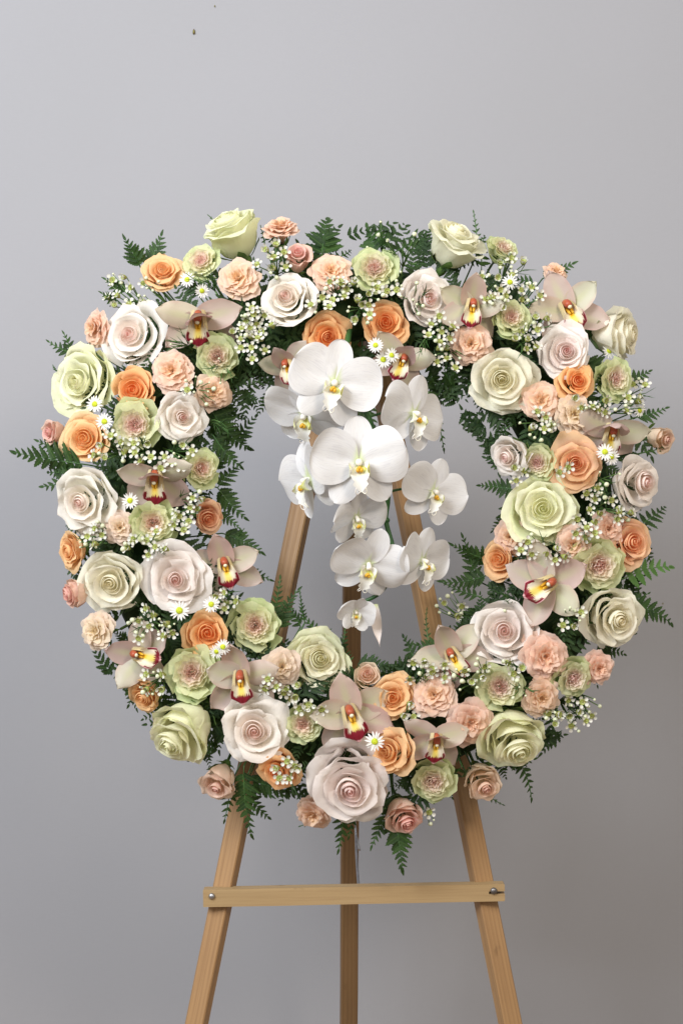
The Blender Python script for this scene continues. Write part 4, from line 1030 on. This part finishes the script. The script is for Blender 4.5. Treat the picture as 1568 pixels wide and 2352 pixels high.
# base x,y, tip x,y, leaflet pairs, relative leaflet length, young?
FERN = [(322, 612, 286, 546, 6, .55), (335, 612, 372, 536, 6, .50), (290, 668, 240, 640, 5, .55), (270, 690, 232, 672, 4, .55), (738, 612, 753, 502, 7, .46), (755, 598, 806, 574, 5, .30), (862, 585, 842, 518, 5, .58), (890, 590, 980, 552, 6, .30), (608, 560, 598, 517, 4, .25), (510, 528, 477, 493, 4, .25),
 (1096, 580, 1086, 482, 7, .20), (1105, 620, 1112, 540, 6, .30), (1245, 640, 1318, 604, 6, .50), (1225, 650, 1180, 640, 4, .5), (170, 812, 110, 783, 5, .40), (162, 812, 146, 764, 4, .50), (215, 805, 186, 790, 4, .5), (128, 850, 122, 838, 3, .5), (205, 1068, 28, 1038, 9, .33), (150, 1030, 85, 1012, 5, .5), (185, 1085, 95, 1118, 6, .42), (195, 1090, 110, 1085, 6, .40),
 (185, 1215, 152, 1208, 4, .5), (185, 1260, 172, 1310, 4, .45), (1440, 880, 1492, 852, 5, .55), (1455, 960, 1532, 936, 6, .42), (1475, 1040, 1532, 1022, 4, .35), (1455, 1215, 1527, 1164, 6, .36), (1470, 1250, 1495, 1300, 5, .40), (1430, 1330, 1542, 1303, 6, .42, 1), (1440, 1380, 1490, 1362, 4, .4), (1430, 1385, 1543, 1437, 8, .36), (295, 1520, 276, 1570, 5, .5), (310, 1560, 295, 1622, 5, .5),
 (480, 1730, 432, 1748, 5, .42), (560, 1760, 580, 1925, 9, .30), (570, 1790, 700, 1832, 8, .34), (560, 1800, 620, 1880, 7, .36), (530, 1800, 515, 1888, 5, .36), (790, 1850, 776, 1958, 6, .34), (805, 1850, 800, 1925, 5, .42), (730, 1880, 688, 1898, 3, .4), (905, 1860, 924, 2002, 9, .40), (890, 1870, 852, 1948, 6, .40), (1170, 1720, 1220, 1842, 8, .26), (1105, 1810, 1158, 1850, 5, .26), (1075, 1790, 1098, 1828, 4, .3), (870, 1860, 935, 1830, 5, .3), (1060, 1760, 1020, 1815, 5, .4), (1340, 1600, 1310, 1665, 5, .4),
 (500, 880, 556, 930, 7, .42), (490, 935, 562, 962, 7, .40), (480, 930, 576, 1032, 10, .40), (490, 1000, 556, 1075, 7, .42), (500, 1120, 556, 1062, 6, .40), (500, 1120, 566, 1192, 7, .42), (500, 1180, 552, 1215, 6, .40), (510, 1225, 605, 1272, 8, .38), (540, 1310, 626, 1334, 7, .34), (545, 1240, 560, 1215, 4, .4), (620, 1440, 644, 1322, 8, .26), (640, 1450, 690, 1350, 8, .32), (690, 1440, 650, 1385, 6, .35), (700, 1430, 688, 1352, 8, .18), (740, 1460, 690, 1400, 6, .3), (770, 1510, 792, 1442, 6, .38), (720, 1470, 760, 1445, 5, .3), (800, 1530, 790, 1480, 5, .4),
 (1160, 985, 1152, 1030, 5, .5), (1185, 940, 1142, 992, 6, .5), (1185, 1080, 1110, 1050, 6, .42), (1180, 1125, 1098, 1115, 7, .40), (1175, 1180, 1128, 1222, 6, .40), (1130, 1290, 1035, 1250, 8, .38), (1120, 1320, 1008, 1335, 8, .34), (1100, 1370, 1020, 1340, 6, .34), (1090, 1330, 1060, 1228, 7, .32), (985, 1530, 878, 1545, 7, .34), (960, 1535, 925, 1460, 6, .42), (990, 1500, 980, 1395, 7, .16), (1020, 1480, 940, 1480, 6, .4),
 (600, 830, 604, 892, 6, .5), (560, 820, 545, 860, 5, .5), (640, 830, 590, 870, 5, .5), (985, 850, 1012, 925, 7, .42), (1020, 850, 1055, 905, 6, .45), (1090, 870, 1106, 948, 6, .45), (960, 850, 1020, 1042, 10, .16), (1050, 850, 1000, 900, 6, .4), (700, 930, 690, 1008, 5, .34), (720, 920, 735, 990, 5, .34), (830, 900, 835, 990, 6, .45), (800, 880, 860, 985, 7, .40), (1070, 880, 1130, 900, 5, .45)]
for n_, f in enumerate(FERN):
    bx, by, tx, ty, npair, wide = f[:6]; young = len(f) > 6
    rb, _ = polar(bx, by); rt, _ = polar(tx, ty)
    ya = ring_y(bx, by) + 0.012; yt = ybase(ty) + (0.012 if rt > 600 or rt < 400 else -0.02) + ((n_ * 37) % 10 - 5) * 0.002
    a = W(bx, by, min(ya, 0.03 + ybase(by))); b_ = W(tx, ty, yt); cr = core(bx, by)
    root = ob('fern_frond', None); root.location = cr; T = Matrix.Translation(-cr)
    rach, mats = frond_pose(a, b_, n_ * 7 + 1, npair, wide)
    stem_pts = spline([cr, (cr + a) * 0.5 + Vector((0, -0.004, 0)), a], 3)[:-1] + rach
    V, F = tube_geo(stem_pts, [0.0012 - 0.0008 * i / len(stem_pts) for i in range(len(stem_pts))], 5)
    ob('rachis', mesh('rachis', V, F, M['stem'] if young else M['needle']), root, mat4=T)
    for m4, vi in mats: ob('leaflet', (LFY if young else LFM)[vi], root, mat4=T @ m4)
    dx, dy = tx - bx, ty - by
    s = 'down' if dy > 35 and dy > 0.4 * abs(dx) else 'up' if dy < -35 and -dy > 0.4 * abs(dx) else ''
    q = 'right' if dx > 25 and dx > 0.4 * abs(dy) else 'left' if dx < -25 and -dx > 0.4 * abs(dy) else ''
    dirw = '-'.join(w for w in (s, q) if w) or ('down' if dy > 0 else 'up')
    tag(root, make_label(('light green young' if young else 'dark green') + ' fern frond pointing ' + dirw, tx, ty), 'fern', 'fern fronds around the wreath')

# dense foliage packed over the foam between the flowers: nobody could count it
rd = random.Random(1234); parts = []
for k in range(950):
    a = rd.uniform(0, 2 * PI); dl = rd.uniform(-0.90, 0.92)
    rho = RM + RT * dl; x = RC[0] + rho * math.cos(a); y = RC[1] - rho * math.sin(a)
    yy = ybase(y) + 0.030 - 0.052 * math.sqrt(1 - min(1, dl * dl))
    p0 = W(x, y, yy + 0.008)
    aa = a + rd.uniform(-1.6, 1.6) if dl > 0 else a + PI + rd.uniform(-1.6, 1.6)
    ll = rd.uniform(45, 85); lim = 0.99
    x2, y2 = x + ll * math.cos(aa), y - ll * math.sin(aa)
    d2 = (polar(x2, y2)[0] - RM) / RT
    if d2 > 0.96 or d2 < -0.95: continue
    p1 = W(x2, y2, ybase(y2) + 0.026 - 0.056 * math.sqrt(max(0, 1 - d2 * d2)) + rd.uniform(-0.004, 0.006))
    rach, mats = frond_pose(p0, p1, k + 5000, rd.choice((4, 5, 6)), rd.uniform(0.40, 0.55))
    for m4, vi in mats:
        g = LF[vi]; parts.append(([tuple(m4 @ Vector(v)) for v in g[0]], g[1], g[2]))
V, F, U = join(parts)
und = ob('foliage', mesh('foliage', V, F, M['fern'], U))
tag(und, 'dense dark green fern leaves packed between the flowers', 'foliage', kind='stuff')
bpy.context.view_layer.update()
